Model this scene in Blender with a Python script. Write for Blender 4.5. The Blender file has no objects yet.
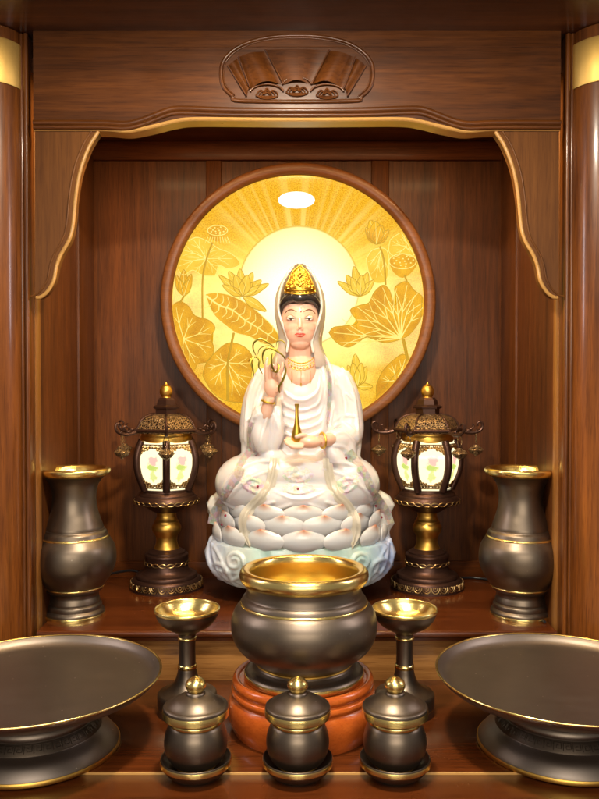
import bpy, bmesh, math, random
from mathutils import Vector, Matrix, noise
from mathutils.bvhtree import BVHTree
random.seed(7)
PI = math.pi
sc = bpy.context.scene
COL = sc.collection

# ------------------------------------------------------------------ camera model
F_PX, CX, CY = 775.0, 299.5, 399.5
CAM_Z = 0.352
TH = math.atan(14.5 / F_PX)
def at(px, py, Y):
    """world point seen at photo pixel (px,py) at distance Y"""
    u = (px - CX) / F_PX; v = (CY - py) / F_PX
    dy = math.cos(TH) + v * math.sin(TH); dz = -math.sin(TH) + v * math.cos(TH)
    t = Y / dy
    return Vector((u * t, Y, CAM_Z + dz * t))
XC = -0.0037
TABLE_Z = -0.0753

# ------------------------------------------------------------------ object helpers
def link(o, parent=None):
    COL.objects.link(o)
    if parent is not None: o.parent = parent
    return o
def thing(name, label, cat, loc=(0, 0, 0), rotz=0, group=None):
    o = bpy.data.objects.new(name, None); link(o)
    o.empty_display_size = 0.02
    o.location = loc; o.rotation_euler = (0, 0, rotz)
    o['label'] = label; o['category'] = cat
    if group: o['group'] = group
    return o
def finish(name, bm, mats, parent=None, angle=35, smooth=True, loc=None):
    me = bpy.data.meshes.new(name)
    bmesh.ops.recalc_face_normals(bm, faces=bm.faces)
    bm.to_mesh(me); bm.free()
    if not isinstance(mats, (list, tuple)): mats = [mats]
    for m in mats: me.materials.append(m)
    if smooth:
        for p in me.polygons: p.use_smooth = True
        me.set_sharp_from_angle(angle=math.radians(angle))
    o = bpy.data.objects.new(name, me)
    if loc is not None: o.location = loc
    return link(o, parent)
def copy_tree(o, parent=None):
    c = o.copy(); COL.objects.link(c)
    if parent is not None: c.parent = parent
    for ch in list(o.children): copy_tree(ch, c)
    return c

# ------------------------------------------------------------------ mesh helpers
def spl(pts, n=6):
    """Catmull-Rom through pts"""
    P = [Vector(p) for p in pts]; out = []
    for i in range(len(P) - 1):
        a = P[max(i - 1, 0)]; b = P[i]; c = P[i + 1]; d = P[min(i + 2, len(P) - 1)]
        for k in range(n):
            t = k / n
            out.append(0.5 * ((2 * b) + (c - a) * t + (2 * a - 5 * b + 4 * c - d) * t * t + (3 * b - a - 3 * c + d) * t ** 3))
    out.append(P[-1]); return out
def add_lathe(bm, prof, segs=64, center=(0, 0), phase=0.0, cap=True):
    """prof: list of (r,z)"""
    rings = []
    for r, z in prof:
        if r < 1e-6:
            rings.append([bm.verts.new((center[0], center[1], z))])
        else:
            rings.append([bm.verts.new((center[0] + r * math.cos(phase + 2 * PI * i / segs), center[1] + r * math.sin(phase + 2 * PI * i / segs), z)) for i in range(segs)])
    for a, b in zip(rings, rings[1:]):
        for i in range(segs):
            j = (i + 1) % segs
            if len(a) == 1 and len(b) == 1: continue
            if len(a) == 1: bm.faces.new((a[0], b[i], b[j]))
            elif len(b) == 1: bm.faces.new((a[i], a[j], b[0]))
            else: bm.faces.new((a[i], a[j], b[j], b[i]))
    if cap:
        for R in (rings[0], rings[-1]):
            if len(R) > 1:
                try: bm.faces.new(R)
                except ValueError: pass
    return bm
def lathe(prof, segs=64, **k):
    return add_lathe(bmesh.new(), prof, segs, **k)
def add_box(bm, x0, x1, y0, y1, z0, z1, bev=0.0, bsegs=2):
    m = bmesh.new()
    bmesh.ops.create_cube(m, size=1)
    bmesh.ops.scale(m, vec=(x1 - x0, y1 - y0, z1 - z0), verts=m.verts)
    bmesh.ops.translate(m, vec=((x0 + x1) / 2, (y0 + y1) / 2, (z0 + z1) / 2), verts=m.verts)
    if bev > 0:
        bmesh.ops.bevel(m, geom=list(m.edges), offset=bev, segments=bsegs, affect='EDGES', profile=0.5)
    join(bm, m); return bm
def join(bm, other, mat=None, mi=None):
    vm = {}
    for v in other.verts:
        vm[v] = bm.verts.new(mat @ v.co if mat is not None else v.co)
    for f in other.faces:
        try:
            nf = bm.faces.new([vm[v] for v in f.verts])
            nf.material_index = f.material_index if mi is None else mi
        except ValueError: pass
    other.free()
def frames(P):
    """tangents + parallel transported normals"""
    n = len(P); T = []
    for i in range(n):
        t = P[min(i + 1, n - 1)] - P[max(i - 1, 0)]
        if t.length < 1e-9: t = Vector((0, 0, 1))
        T.append(t.normalized())
    up = Vector((0, -1, 0))
    if abs(T[0].dot(up)) > 0.9: up = Vector((1, 0, 0))
    N = []
    nrm = (up - T[0] * up.dot(T[0])).normalized()
    for i in range(n):
        nrm = (nrm - T[i] * nrm.dot(T[i]))
        nrm = nrm.normalized() if nrm.length > 1e-9 else Vector((1, 0, 0))
        N.append(nrm)
    return T, N
def add_tube(bm, P, rad, segs=8, flat=1.0, closed=False, caps=True, mi=0):
    """tube through points P; rad number or list; flat squashes it along the transported normal"""
    P = [Vector(p) for p in P]
    if not isinstance(rad, (list, tuple)): rad = [rad] * len(P)
    T, N = frames(P); rings = []
    for p, t, n, r in zip(P, T, N, rad):
        b = t.cross(n)
        rings.append([bm.verts.new(p + n * (r * flat * math.cos(2 * PI * k / segs)) + b * (r * math.sin(2 * PI * k / segs))) for k in range(segs)])
    prs = list(zip(rings, rings[1:]))
    if closed: prs.append((rings[-1], rings[0]))
    for a, b in prs:
        for k in range(segs):
            j = (k + 1) % segs
            f = bm.faces.new((a[k], a[j], b[j], b[k])); f.material_index = mi
    if caps and not closed:
        for R in (rings[0], rings[-1]):
            f = bm.faces.new(R); f.material_index = mi
    return bm
def add_ell(bm, c, s, seg=24, rings=14, rot=None):
    m = bmesh.new()
    bmesh.ops.create_uvsphere(m, u_segments=seg, v_segments=rings, radius=1)
    M = Matrix.Translation(c) @ (rot if rot is not None else Matrix.Identity(4)) @ Matrix.Diagonal((s[0], s[1], s[2], 1))
    join(bm, m, M); return bm
def add_prism(bm, poly, f0, f1, mi=0):
    """poly list of 2D; f0,f1 map 2D -> 3D for back/front faces"""
    a = [bm.verts.new(f0(p)) for p in poly]; b = [bm.verts.new(f1(p)) for p in poly]
    n = len(poly)
    for i in range(n):
        j = (i + 1) % n
        f = bm.faces.new((a[i], a[j], b[j], b[i])); f.material_index = mi
    for R in (a, b):
        f = bm.faces.new(R); f.material_index = mi
    return bm
def remesh(bm, voxel, smooth_it=4, factor=0.5):
    """fuse overlapping shells into one continuous surface; returns a new bmesh"""
    me = bpy.data.meshes.new('tmp'); bmesh.ops.recalc_face_normals(bm, faces=bm.faces); bm.to_mesh(me); bm.free()
    o = bpy.data.objects.new('tmp', me); COL.objects.link(o)
    m = o.modifiers.new('r', 'REMESH'); m.mode = 'VOXEL'; m.voxel_size = voxel; m.adaptivity = 0
    if smooth_it:
        s = o.modifiers.new('s', 'SMOOTH'); s.factor = factor; s.iterations = smooth_it
    dg = bpy.context.evaluated_depsgraph_get(); dg.update()
    ev = o.evaluated_get(dg)
    out = bmesh.new(); out.from_mesh(ev.to_mesh())
    ev.to_mesh_clear()
    bpy.data.objects.remove(o); bpy.data.meshes.remove(me)
    return out

# ------------------------------------------------------------------ material helpers
class NT:
    def __init__(s, name):
        s.m = bpy.data.materials.new(name); s.m.use_nodes = True
        s.t = s.m.node_tree; s.t.nodes.clear()
        s.out = s.t.nodes.new('ShaderNodeOutputMaterial')
    def n(s, typ, **kw):
        nd = s.t.nodes.new('ShaderNode' + typ)
        for k, v in kw.items(): setattr(nd, k, v)
        return nd
    def l(s, a, b): s.t.links.new(a, b)
    def val(s, sock, v):
        if hasattr(v, 'is_linked') or isinstance(v, bpy.types.NodeSocket): s.l(v, sock)
        else: sock.default_value = v
    def math(s, op, a, b=None, c=None, clamp=False):
        nd = s.n('Math', operation=op); nd.use_clamp = clamp
        s.val(nd.inputs[0], a)
        if b is not None: s.val(nd.inputs[1], b)
        if c is not None: s.val(nd.inputs[2], c)
        return nd.outputs[0]
    def mix(s, fac, a, b, mode='MIX'):
        nd = s.n('Mix', data_type='RGBA', blend_type=mode); 
        s.val(nd.inputs[0], fac); s.val(nd.inputs[6], a); s.val(nd.inputs[7], b)
        return nd.outputs[2]
    def ramp(s, fac, stops):
        nd = s.n('ValToRGB'); s.l(fac, nd.inputs[0])
        e = nd.color_ramp.elements
        while len(e) < len(stops): e.new(0.5)
        for el, (p, c) in zip(e, stops): el.position = p; el.color = c
        return nd.outputs[0]
    def coords(s, kind='Object', scale=(1, 1, 1), rot=(0, 0, 0), loc=(0, 0, 0)):
        tc = s.n('TexCoord'); mp = s.n('Mapping')
        mp.inputs['Scale'].default_value = scale; mp.inputs['Rotation'].default_value = rot; mp.inputs['Location'].default_value = loc
        s.l(tc.outputs[kind], mp.inputs[0]); return mp.outputs[0]
    def noise(s, vec, scale, detail=4, rough=0.55, dist=0.0, out=0):
        nd = s.n('TexNoise'); s.l(vec, nd.inputs['Vector'])
        nd.inputs['Scale'].default_value = scale; nd.inputs['Detail'].default_value = detail
        nd.inputs['Roughness'].default_value = rough; nd.inputs['Distortion'].default_value = dist
        return nd.outputs[out]
    def bsdf(s, **kw):
        b = s.n('BsdfPrincipled')
        for k, v in kw.items(): s.val(b.inputs[k.replace('_', ' ')], v)
        s.l(b.outputs[0], s.out.inputs[0]); return b
    def bump(s, h, strength=0.2, dist=0.001):
        nd = s.n('Bump'); nd.inputs['Strength'].default_value = strength; nd.inputs['Distance'].default_value = dist
        s.l(h, nd.inputs['Height']); return nd.outputs[0]
def C(r, g, b): return (r, g, b, 1.0)

def wood(name, dark, light, axis='z', rough=0.32, coat=0.5, big=1.0, contrast=1.0, pores=0.5):
    t = NT(name)
    st = 0.05
    scl = {'z': (1, 1, st), 'x': (st, 1, 1), 'y': (1, st, 1)}[axis]
    v = t.coords('Object', scale=scl)
    broad = t.noise(v, 8.0 * big, 5, 0.6, 0.8)
    fine = t.noise(v, 150.0, 4, 0.65, 0.2)
    pore = t.noise(v, 520.0, 2, 0.6)
    mixv = t.math('MULTIPLY_ADD', fine, 0.40, t.math('MULTIPLY', broad, 0.62))
    col = t.ramp(mixv, [(0.5 - 0.17 / contrast, dark), (0.52, tuple((a + b) / 2 for a, b in zip(dark, light))), (0.5 + 0.17 / contrast, light)])
    porem = t.ramp(pore, [(0.36, C(0.50, 0.40, 0.34)), (0.47, C(1, 1, 1))])
    col = t.mix(pores, col, porem, 'MULTIPLY')
    cl = t.noise(t.coords('Object'), 4.0, 3)
    col = t.mix(0.35, col, t.ramp(cl, [(0.3, C(0.62, 0.54, 0.48)), (0.7, C(1.22, 1.15, 1.05))]), 'MULTIPLY')
    rg = t.math('MULTIPLY_ADD', t.noise(t.coords('Object'), 30.0, 3), 0.18, rough - 0.09)
    bp = t.bump(t.math('ADD', t.math('MULTIPLY', pore, 0.5), fine), 0.08, 0.0005)
    b = t.bsdf(Base_Color=col, Roughness=rg, Normal=bp, Coat_Weight=coat, Coat_Roughness=0.14, Coat_Normal=t.bump(t.noise(t.coords('Object'), 50, 2), 0.04, 0.0008))
    b.inputs['Specular IOR Level'].default_value = 0.28
    return t.m

def metal(name, base, rough, var=0.1, brushed=0.0, spot=0.25, metallic=1.0, specks=0.0):
    t = NT(name)
    v = t.coords('Object')
    n1 = t.noise(v, 26, 5, 0.6)
    n2 = t.noise(v, 600, 2, 0.5)
    col = t.mix(spot, base, t.ramp(n1, [(0.35, C(base[0] * .55, base[1] * .5, base[2] * .45)), (0.65, C(min(base[0] * 1.3, 1), min(base[1] * 1.3, 1), base[2] * 1.3))]))
    rr = t.math('MULTIPLY_ADD', n1, var, rough - var / 2)
    if specks > 0:   # dust grains and wiped smears
        dn = t.n('TexVoronoi'); t.l(v, dn.inputs['Vector']); dn.inputs['Scale'].default_value = 150
        sel = t.n('SeparateColor'); t.l(dn.outputs['Color'], sel.inputs[0])
        grain = t.math('MULTIPLY', t.math('LESS_THAN', dn.outputs['Distance'], .13), t.math('GREATER_THAN', sel.outputs[0], .93))
        sm = t.noise(t.coords('Object', scale=(1, 3.2, 1), rot=(0, 0, .6)), 11, 4, .6, 1.5)
        rr = t.math('ADD', rr, t.math('MULTIPLY', t.ramp(sm, [(.45, C(0, 0, 0)), (.70, C(1, 1, 1))]), .02))
        col = t.mix(t.math('MULTIPLY', grain, specks), col, C(.75, .68, .58))
    if brushed > 0:
        vb = t.coords('Object', scale=(14, 14, 900))
        h = t.noise(vb, 3, 2, 0.5)
        bp = t.bump(h, brushed, 0.0004)
    else:
        bp = t.bump(n2, 0.06, 0.0004)
    t.bsdf(Base_Color=col, Metallic=metallic, Roughness=rr, Normal=bp)
    return t.m

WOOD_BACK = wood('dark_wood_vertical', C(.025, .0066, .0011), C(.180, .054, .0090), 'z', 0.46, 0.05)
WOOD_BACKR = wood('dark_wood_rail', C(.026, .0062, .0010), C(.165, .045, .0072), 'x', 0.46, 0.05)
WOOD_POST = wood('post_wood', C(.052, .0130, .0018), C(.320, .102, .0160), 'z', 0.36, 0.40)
WOOD_LIT = wood('lit_post_wood', C(.17, .066, .014), C(.34, .145, .033), 'z', 0.34, 0.3, pores=.2)  # post wood lightened: golden light on the strip is put into the colour
WOOD_BEAM = wood('beam_wood', C(.024, .0064, .0013), C(.160, .050, .0090), 'x', 0.38, 0.18)
WOOD_BRKT = wood('bracket_wood', C(.085, .028, .0045), C(.225, .085, .0165), 'z', 0.46, 0.06, pores=.3)
WOOD_TOP = wood('table_wood', C(.030, .0066, .0016), C(.150, .037, .0075), 'x', 0.24, 0.45)
WOOD_RISER = wood('riser_wood', C(.27, .110, .024), C(.60, .300, .090), 'x', 0.34, 0.25)
WOOD_EDGE_LIT = wood('lit_edge_wood', C(.46, .240, .065), C(.60, .34, .105), 'x', 0.32, 0.4, pores=.1)  # pale tone carries the light caught along trims and the table seam
WOOD_FRAME = wood('frame_wood', C(.120, .038, .0090), C(.270, .098, .0250), 'x', 0.42, 0.12, pores=.3)
WOOD_STAND = wood('rosewood', C(.32, .052, .007), C(.56, .130, .019), 'x', 0.24, 0.5, 1.4, .8, pores=.25)
BRONZE = metal('dark_bronze', C(.200, .158, .118), 0.40, 0.05, 0, 0.10, 1.0, .2)
BRONZE_PLATE = metal('plate_bronze', C(.225, .185, .148), 0.44, 0.05, 0, 0.08, 1.0, .6)
BRASS = metal('brushed_brass', C(.96, .74, .27), 0.24, 0.08, 0.22, 0.12)
BRASS_DULL = metal('satin_brass', C(.78, .47, .10), 0.38, 0.08, 0.0, 0.2)
COLLAR = metal('collar_brass', C(.86, .55, .15), 0.50, 0.08, 0.0, 0.15, 0.85)
LAMP_DARK = metal('lamp_brown', C(.085, .042, .030), 0.38, 0.1, 0, 0.35, 0.75)
GOLD = metal('statue_gold', C(.82, .54, .09), 0.36, 0.05, 0, 0.2)

def plain(name, col, rough=0.5, **kw):
    t = NT(name)
    n = t.noise(t.coords('Object'), 80, 3)
    c = t.mix(0.18, col, t.ramp(n, [(0.3, C(*(x * .7 for x in col[:3]))), (0.7, C(*(min(1, x * 1.2) for x in col[:3])))]))
    t.bsdf(Base_Color=c, Roughness=rough, **kw); return t.m
FELT = plain('red_felt', C(.62, .05, .04), 0.9)
CABLE = plain('black_cable', C(.012, .011, .012), 0.45)

def filigree(name, scale=260):
    """raised gold tracery on dark metal"""
    t = NT(name)
    v = t.coords('Object')
    w = t.n('TexNoise'); t.l(v, w.inputs['Vector']); w.inputs['Scale'].default_value = scale * .4; w.inputs['Detail'].default_value = 2
    mixv = t.n('VectorMath', operation='MULTIPLY_ADD'); t.l(w.outputs['Color'], mixv.inputs[0]); mixv.inputs[1].default_value = (.007,) * 3; t.l(v, mixv.inputs[2])
    vo = t.n('TexVoronoi', feature='DISTANCE_TO_EDGE'); t.l(mixv.outputs[0], vo.inputs['Vector']); vo.inputs['Scale'].default_value = scale
    h = t.ramp(vo.outputs['Distance'], [(0.06, C(1, 1, 1)), (0.22, C(0, 0, 0))])
    col = t.mix(h, C(.040, .022, .016), C(.50, .33, .16))
    t.bsdf(Base_Color=col, Metallic=0.85, Roughness=0.38, Normal=t.bump(h, 0.8, 0.0014))
    return t.m
FILIG = filigree('filigree_metal')

def jade(name, base, tint=None, sss=0.65, rough=0.26, bumpy=0.0):
    t = NT(name)
    n = t.noise(t.coords('Object'), 16, 3, 0.55, 0.4)
    col = t.mix(0.55, base, t.ramp(n, [(0.35, base), (0.62, tint or base)]))
    kw = {}
    if bumpy: kw['Normal'] = t.bump(t.noise(t.coords('Object'), 140, 3), bumpy, 0.001)
    b = t.bsdf(Base_Color=col, Roughness=rough, Coat_Weight=0.5, Coat_Roughness=0.12, Subsurface_Weight=sss, Subsurface_Scale=0.030, **kw)
    b.inputs['Subsurface Radius'].default_value = (1.0, 0.75, 0.6)
    return t.m
ROBE = jade('white_jade', C(.800, .778, .808), C(.815, .765, .775))
VEIL = jade('veil_jade', C(.88, .81, .75), C(.88, .76, .64), 0.6)
RIBBON = jade('ribbon_jade', C(.88, .84, .73), C(.88, .82, .68), 0.0)
SKIN = jade('skin_glaze', C(.87, .53, .40), C(.87, .50, .37), 0.35, 0.36)
LIPS = plain('lip_red', C(.66, .055, .03), 0.35)
EYEW = plain('eye_white', C(.80, .74, .68), .3)
INK = plain('eye_ink', C(.10, .055, .04), 0.5)
HAIR = plain('black_hair', C(.030, .024, .022), 0.22, Coat_Weight=0.6)
GEM = plain('red_gem', C(.30, .03, .06), 0.2)

# ------------------------------------------------------------------ CABINET
cab = thing('altar_cabinet', 'dark polished wood altar cabinet with carved lintel and brass collared pillars', 'altar cabinet')
YB = 1.421; YF = 1.134; HWID = 0.376
Z_CEIL = at(297, 141, YB).z
Y_LIN = 1.085
Z_CAN = at(297, 31, Y_LIN).z
# back wall: recessed boards, then rails and stiles proud of them
bx = [at(p, 300, YB).x for p in (206, 221.5, 371.5, 389)]
z_rail = at(297, 160, YB).z
bm = bmesh.new(); add_box(bm, XC - HWID - .02, XC + HWID + .02, YB + .007, YB + .02, -.02, Z_CEIL + .03)
back = finish('back_panel', bm, WOOD_BACK, cab)
for i in (0, 2):
    bm = bmesh.new(); add_box(bm, bx[i], bx[i + 1], YB, YB + .009, .028, z_rail - .0004, .0022)
    finish('stile', bm, WOOD_BACK, back)
bm = bmesh.new(); add_box(bm, XC - HWID, XC + HWID, YB - .0005, YB + .0085, z_rail, Z_CEIL, .0022)
finish('rail', bm, WOOD_BACKR, back)
bm = bmesh.new(); add_box(bm, XC - HWID, XC + HWID, YB - .0005, YB + .0085, -.002, .0275, .0022)
finish('rail', bm, WOOD_BACKR, back)
# side walls with a rear stile
for s in (-1, 1):
    xw = XC + s * HWID
    bm = bmesh.new(); add_box(bm, min(xw, xw + s * .02), max(xw, xw + s * .02), YF + .004, YB + .02, -.02, Z_CEIL + .03)
    sw = finish('side_panel', bm, WOOD_BACK, cab)
    bm = bmesh.new(); add_box(bm, min(xw - s * .004, xw + s * .01), max(xw - s * .004, xw + s * .01), 1.325, YB - .001, -.001, Z_CEIL, .0018)
    finish('stile', bm, WOOD_BACK, sw)
    # front post: chamfered strip, two mouldings
    w = .0125
    poly = [(0, .018), (0, .006), (.0025, .0015), (.006, 0), (w + .0, 0), (w, .018)]
    bm = bmesh.new()
    add_prism(bm, poly, lambda p: Vector((xw + s * p[0], YF - .014 + p[1], -.0205)), lambda p: Vector((xw + s * p[0], YF - .014 + p[1], Z_CAN)))
    finish('front_post', bm, WOOD_LIT, cab)
    bm = bmesh.new()
    for k, (dx, r) in enumerate(((.0038, .0036), (.0102, .0030))):
        add_tube(bm, [(xw + s * dx, 1.0935, TABLE_Z + .0005), (xw + s * dx, 1.0935, Z_CAN - .0005)], r, 12)
    add_box(bm, min(xw + s * .002, xw + s * .03), max(xw + s * .002, xw + s * .03), 1.0945, YF - .0145, TABLE_Z + .0005, Z_CAN - .0005, .001)
    finish('moulding', bm, WOOD_POST, cab)
    bm = bmesh.new(); add_box(bm, min(xw + s * (w + .0125), xw + s * .45), max(xw + s * (w + .0125), xw + s * .45), YF - .016, YF + .004, TABLE_Z, Z_CAN)
    finish('outer_panel', bm, WOOD_POST, cab)
    # round pillar with brass collar
    px = XC + s * .4370
    z_c0 = at(0, 79, 1.054).z; z_c1 = at(0, 32.5, 1.054).z
    prof = [(.0513, TABLE_Z + .0005), (.0513, Z_CAN - .0005)]
    bm = lathe(prof, 72, center=(px, 1.105))
    pil = finish('pillar', bm, WOOD_POST, cab)
    bm = lathe([(.0514, z_c0 + .0015), (.0529, z_c0), (.0534, z_c0 + .0012), (.0534, z_c1 - .003), (.0528, z_c1 - .001), (.0513, z_c1 - .001)], 72, center=(px, 1.105), cap=False)
    finish('brass_collar', bm, COLLAR, pil)
# inner ceiling, canopy
bm = bmesh.new(); add_box(bm, XC - HWID - .0195, XC + HWID + .0195, 1.112, YB + .0195, Z_CEIL, Z_CEIL + .02)
finish('ceiling_board', bm, WOOD_BACKR, cab)
bm = bmesh.new(); add_box(bm, XC - .85, XC + .85, .42, 1.2, Z_CAN, Z_CAN + .03, .002)
canopy = finish('canopy', bm, WOOD_BEAM, cab)
# lintel: curved lower edge
up = [(33.5, 123), (100, 123), (125, 124), (140, 121), (156, 115), (172, 109.5), (190, 109), (230, 110.5), (297, 111), (364, 110.5), (404, 109), (422, 109.5), (438, 115), (454, 121), (469, 124), (494, 123), (560.5, 123)]
low = [(33.5, 130.5), (100, 130.5), (125, 132.5), (140, 130.5), (156, 127), (172, 123), (190, 120.5), (230, 120.5), (297, 121), (364, 120.5), (404, 120.5), (422, 123), (438, 127), (454, 130.5), (469, 132.5), (494, 130.5), (560.5, 130.5)]
def curve_px(pts, Y, n=5):
    return [at(p.x, p.y, Y) for p in spl([(a, b, 0) for a, b in pts], n)]
lw = curve_px(low, Y_LIN); uw = curve_px(up, Y_LIN)
def strip_solid(bm, top, bot, y0, y1, mi=0):
    n = len(top)
    V = [[bm.verts.new((p.x, y, p.z)) for p in row] for row in (top, bot) for y in (y0, y1)]
    t0, t1, b0, b1 = V
    for i in range(n - 1):
        for q in ((t0[i], t0[i + 1], b0[i + 1], b0[i]), (t1[i], b1[i], b1[i + 1], t1[i + 1]), (b0[i], b0[i + 1], b1[i + 1], b1[i]), (t0[i], t1[i], t1[i + 1], t0[i + 1])):
            bm.faces.new(q)
    for i in (0, n - 1): bm.faces.new((t0[i], b0[i], b1[i], t1[i]))
bm = bmesh.new()
top = [Vector((p.x, 0, Z_CAN)) for p in lw]
lw_in = [Vector((p.x, 0, p.z + .003)) for p in lw]
strip_solid(bm, top, lw_in, Y_LIN, Y_LIN + .026)
lintel = finish('lintel', bm, WOOD_BEAM, cab, 30)
bm = bmesh.new()
add_tube(bm, [Vector((p.x, Y_LIN - .0005, p.z)) for p in uw], .0042, 12)
add_tube(bm, [Vector((p.x, Y_LIN - .0005, p.z - .0062)) for p in uw], .0030, 12)
finish('moulding', bm, WOOD_BEAM, lintel)
bm = bmesh.new()
add_tube(bm, [at(34, 47, Y_LIN) + Vector((0, -.0002, 0)), at(560, 47, Y_LIN) + Vector((0, -.0002, 0))], .0009, 8)
finish('bead', bm, WOOD_BEAM, lintel)
bm = bmesh.new()
strip_solid(bm, [Vector((p.x, 0, p.z + .0062)) for p in lw], [Vector((p.x, 0, p.z)) for p in lw], Y_LIN + .004, Y_LIN + .0275)
add_tube(bm, [Vector((p.x, Y_LIN + .003, p.z + .0032)) for p in lw], .0034, 10)
finish('edge_trim', bm, WOOD_EDGE_LIT, lintel)
# carved fan medallion
def med(px, py, lift=0.0): 
    p = at(px, py, Y_LIN); p.y = Y_LIN - lift; return p
bm = bmesh.new()
outl = [(233, 97), (224, 88), (221, 76), (223, 62), (234, 50), (252, 41.5), (275, 37), (297, 36), (320, 37), (343, 41.5), (360, 50), (371, 62), (373, 76), (370, 88), (361, 97), (350, 101.5), (244, 101.5)]
oc = spl([(a, b, 0) for a, b in outl + outl[:1]], 5)
ocw = [med(p.x, p.y, .0008) for p in oc[:-1]]
add_tube(bm, ocw, .0026, 10, closed=True)
add_tube(bm, [med(297 + (p.x - 297) * .965, 70 + (p.y - 70) * .94, .0002) for p in oc[:-1]], .0011, 8, closed=True)
def fan_panel(poly, lift):
    add_prism(bm, poly, lambda p: med(p[0], p[1], -.001), lambda p: med(297 + (p[0] - 297) * 1, p[1], lift))
def fan_roll(a0, a1, b0, b1, h):
    """half-round fold between two ribs: a top pair, b bottom pair"""
    rows = []
    for k in range(9):
        t = k / 8; lift = h * math.sin(PI * min(1, t * 1.15)) + .0003
        rows.append([med(a0[0] + (a1[0] - a0[0]) * t, a0[1] + (a1[1] - a0[1]) * t, lift * .6), med(b0[0] + (b1[0] - b0[0]) * t, b0[1] + (b1[1] - b0[1]) * t - 3.0 * math.sin(PI * t), lift * 1.25)])
    V = [[bm.verts.new(p) for p in r] for r in rows]
    for r, q in zip(V, V[1:]): bm.faces.new((r[0], q[0], q[1], r[1]))
fan_roll((266, 50), (329, 50), (284, 85), (311, 85), .0060)
fan_roll((239, 57), (265, 51), (251, 89), (283, 85), .0085)
fan_roll((330, 51), (355, 57), (312, 85), (343, 89), .0085)
fan_roll((228, 66), (238, 58), (247, 97), (250, 90), .0035)
fan_roll((356, 58), (366, 66), (344, 90), (347, 97), .0035)
for a, b in (((265.5, 50), (283.5, 85)), ((329.5, 50), (311.5, 85)), ((238.5, 57), (250.5, 89)), ((355.5, 57), (343.5, 89)), ((228, 66), (247, 97)), ((366, 66), (347, 97))):
    add_tube(bm, [med(*a, .002), med(*b, .004)], .0011, 8)
def arc_px(cx, cy, rx, ry, a0, a1, n=14):
    return [(cx + rx * math.cos(math.radians(a0 + (a1 - a0) * k / n)), cy - ry * math.sin(math.radians(a0 + (a1 - a0) * k / n))) for k in range(n + 1)]
for cx, cy, rx, ry in ((297, 87, 15, 9), (267, 94, 17, 9), (327, 94, 17, 9)):
    add_tube(bm, [med(x, y, .003) for x, y in arc_px(cx, cy, rx, ry, 12, 168)], .0013, 8)
for cx, cy in ((297, 92), (267, 95), (327, 95)):
    for q in range(3):
        a = spl([(cx - 11 + 3 * q, cy + 1, 0), (cx - 7 + 2 * q, cy - 4 + q, 0), (cx - 3, cy - 3 + 1.5 * q, 0), (cx, cy - 6 + 2 * q, 0), (cx + 3, cy - 3 + 1.5 * q, 0), (cx + 7 - 2 * q, cy - 4 + q, 0), (cx + 11 - 3 * q, cy + 1, 0), (cx + 4, cy + 4 - q, 0), (cx - 4, cy + 4 - q, 0), (cx - 11 + 3 * q, cy + 1, 0)], 4)
        add_tube(bm, [med(p.x, p.y, .0024) for p in a], .0010, 6)
finish('carved_medallion', bm, WOOD_BEAM, lintel, 50)
# corner brackets
bl = [(97, 131.2), (97, 133), (89, 146), (80.3, 169), (75.4, 195), (72.6, 224), (68.8, 239.6), (60.2, 255), (55.9, 267), (53, 281), (46.5, 292), (40, 297), (36, 297.5)]
for s in (-1, 1):
    pts = spl([(p[0], p[1], 0) for p in bl], 5)
    def bpx(p): 
        return at(p.x if s < 0 else 594 - p.x, p.y, Y_LIN + .004)
    cv = [bpx(p) for p in pts]
    poly = [(p.x, p.z) for p in cv] + [(bpx(Vector((35, 297.5, 0))).x, cv[-1].z), (bpx(Vector((35, 131.2, 0))).x, cv[0].z)]
    bm = bmesh.new()
    add_prism(bm, poly, lambda p: Vector((p[0], Y_LIN + .024, p[1])), lambda p: Vector((p[0], Y_LIN + .004, p[1])))
    br = finish('corner_bracket', bm, WOOD_BRKT, cab, 30)
    bm = bmesh.new()
    ins = [Vector((p.x, Y_LIN + .0045, p.z)) for p in cv[1:]]
    add_tube(bm, [Vector((p.x, Y_LIN + .0052, p.z)) for p in cv[1:]], .0026, 10)
    finish('edge_trim', bm, WOOD_EDGE_LIT, br)
    bm = bmesh.new()
    add_tube(bm, [Vector((p.x + s * .008, Y_LIN + .0035, p.z + .002)) for p in cv[3:-1]], .0014, 8)
    finish('bead', bm, WOOD_BRKT, br)
# shelf with rounded nose
def nose_board(bm, x0, x1, yf, yb, zt, th, r):
    prof = [(yb, zt), (yf + r, zt)]
    for k in range(1, 9):
        a = PI / 2 + PI / 2 * k / 8; prof.append((yf + r + r * math.cos(a), zt - r + r * math.sin(a)))
    prof += [(yf, zt - th * .45), (yf + .004, zt - th * .55), (yf + .003, zt - th * .62), (yf + .003, zt - th + .002), (yf + .006, zt - th), (yb, zt - th)]
    add_prism(bm, prof, lambda p: Vector((x0, p[0], p[1])), lambda p: Vector((x1, p[0], p[1])))
bm = bmesh.new(); nose_board(bm, XC - .372, XC + .372, 1.1, YB + .006, 0.0, .016, .005)
finish('shelf', bm, WOOD_TOP, cab, 40)
bm = bmesh.new(); add_box(bm, XC - .62, XC + .62, 1.115, 1.16, TABLE_Z - .02, -.0165)
finish('riser', bm, WOOD_RISER, cab)
bm = bmesh.new(); add_box(bm, XC - .8, XC + .8, .8485, 1.2, TABLE_Z - .03, TABLE_Z, .0012)
finish('tabletop', bm, WOOD_TOP, cab)
bm = bmesh.new(); add_box(bm, XC - .8, XC + .8, .40, .8455, TABLE_Z - .03, TABLE_Z - .0015, .0012)
finish('pull_out_board', bm, WOOD_TOP, cab)
bm = bmesh.new(); add_box(bm, XC - .8, XC + .8, .8458, .8482, TABLE_Z - .03, TABLE_Z + .0003, .0006)
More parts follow.
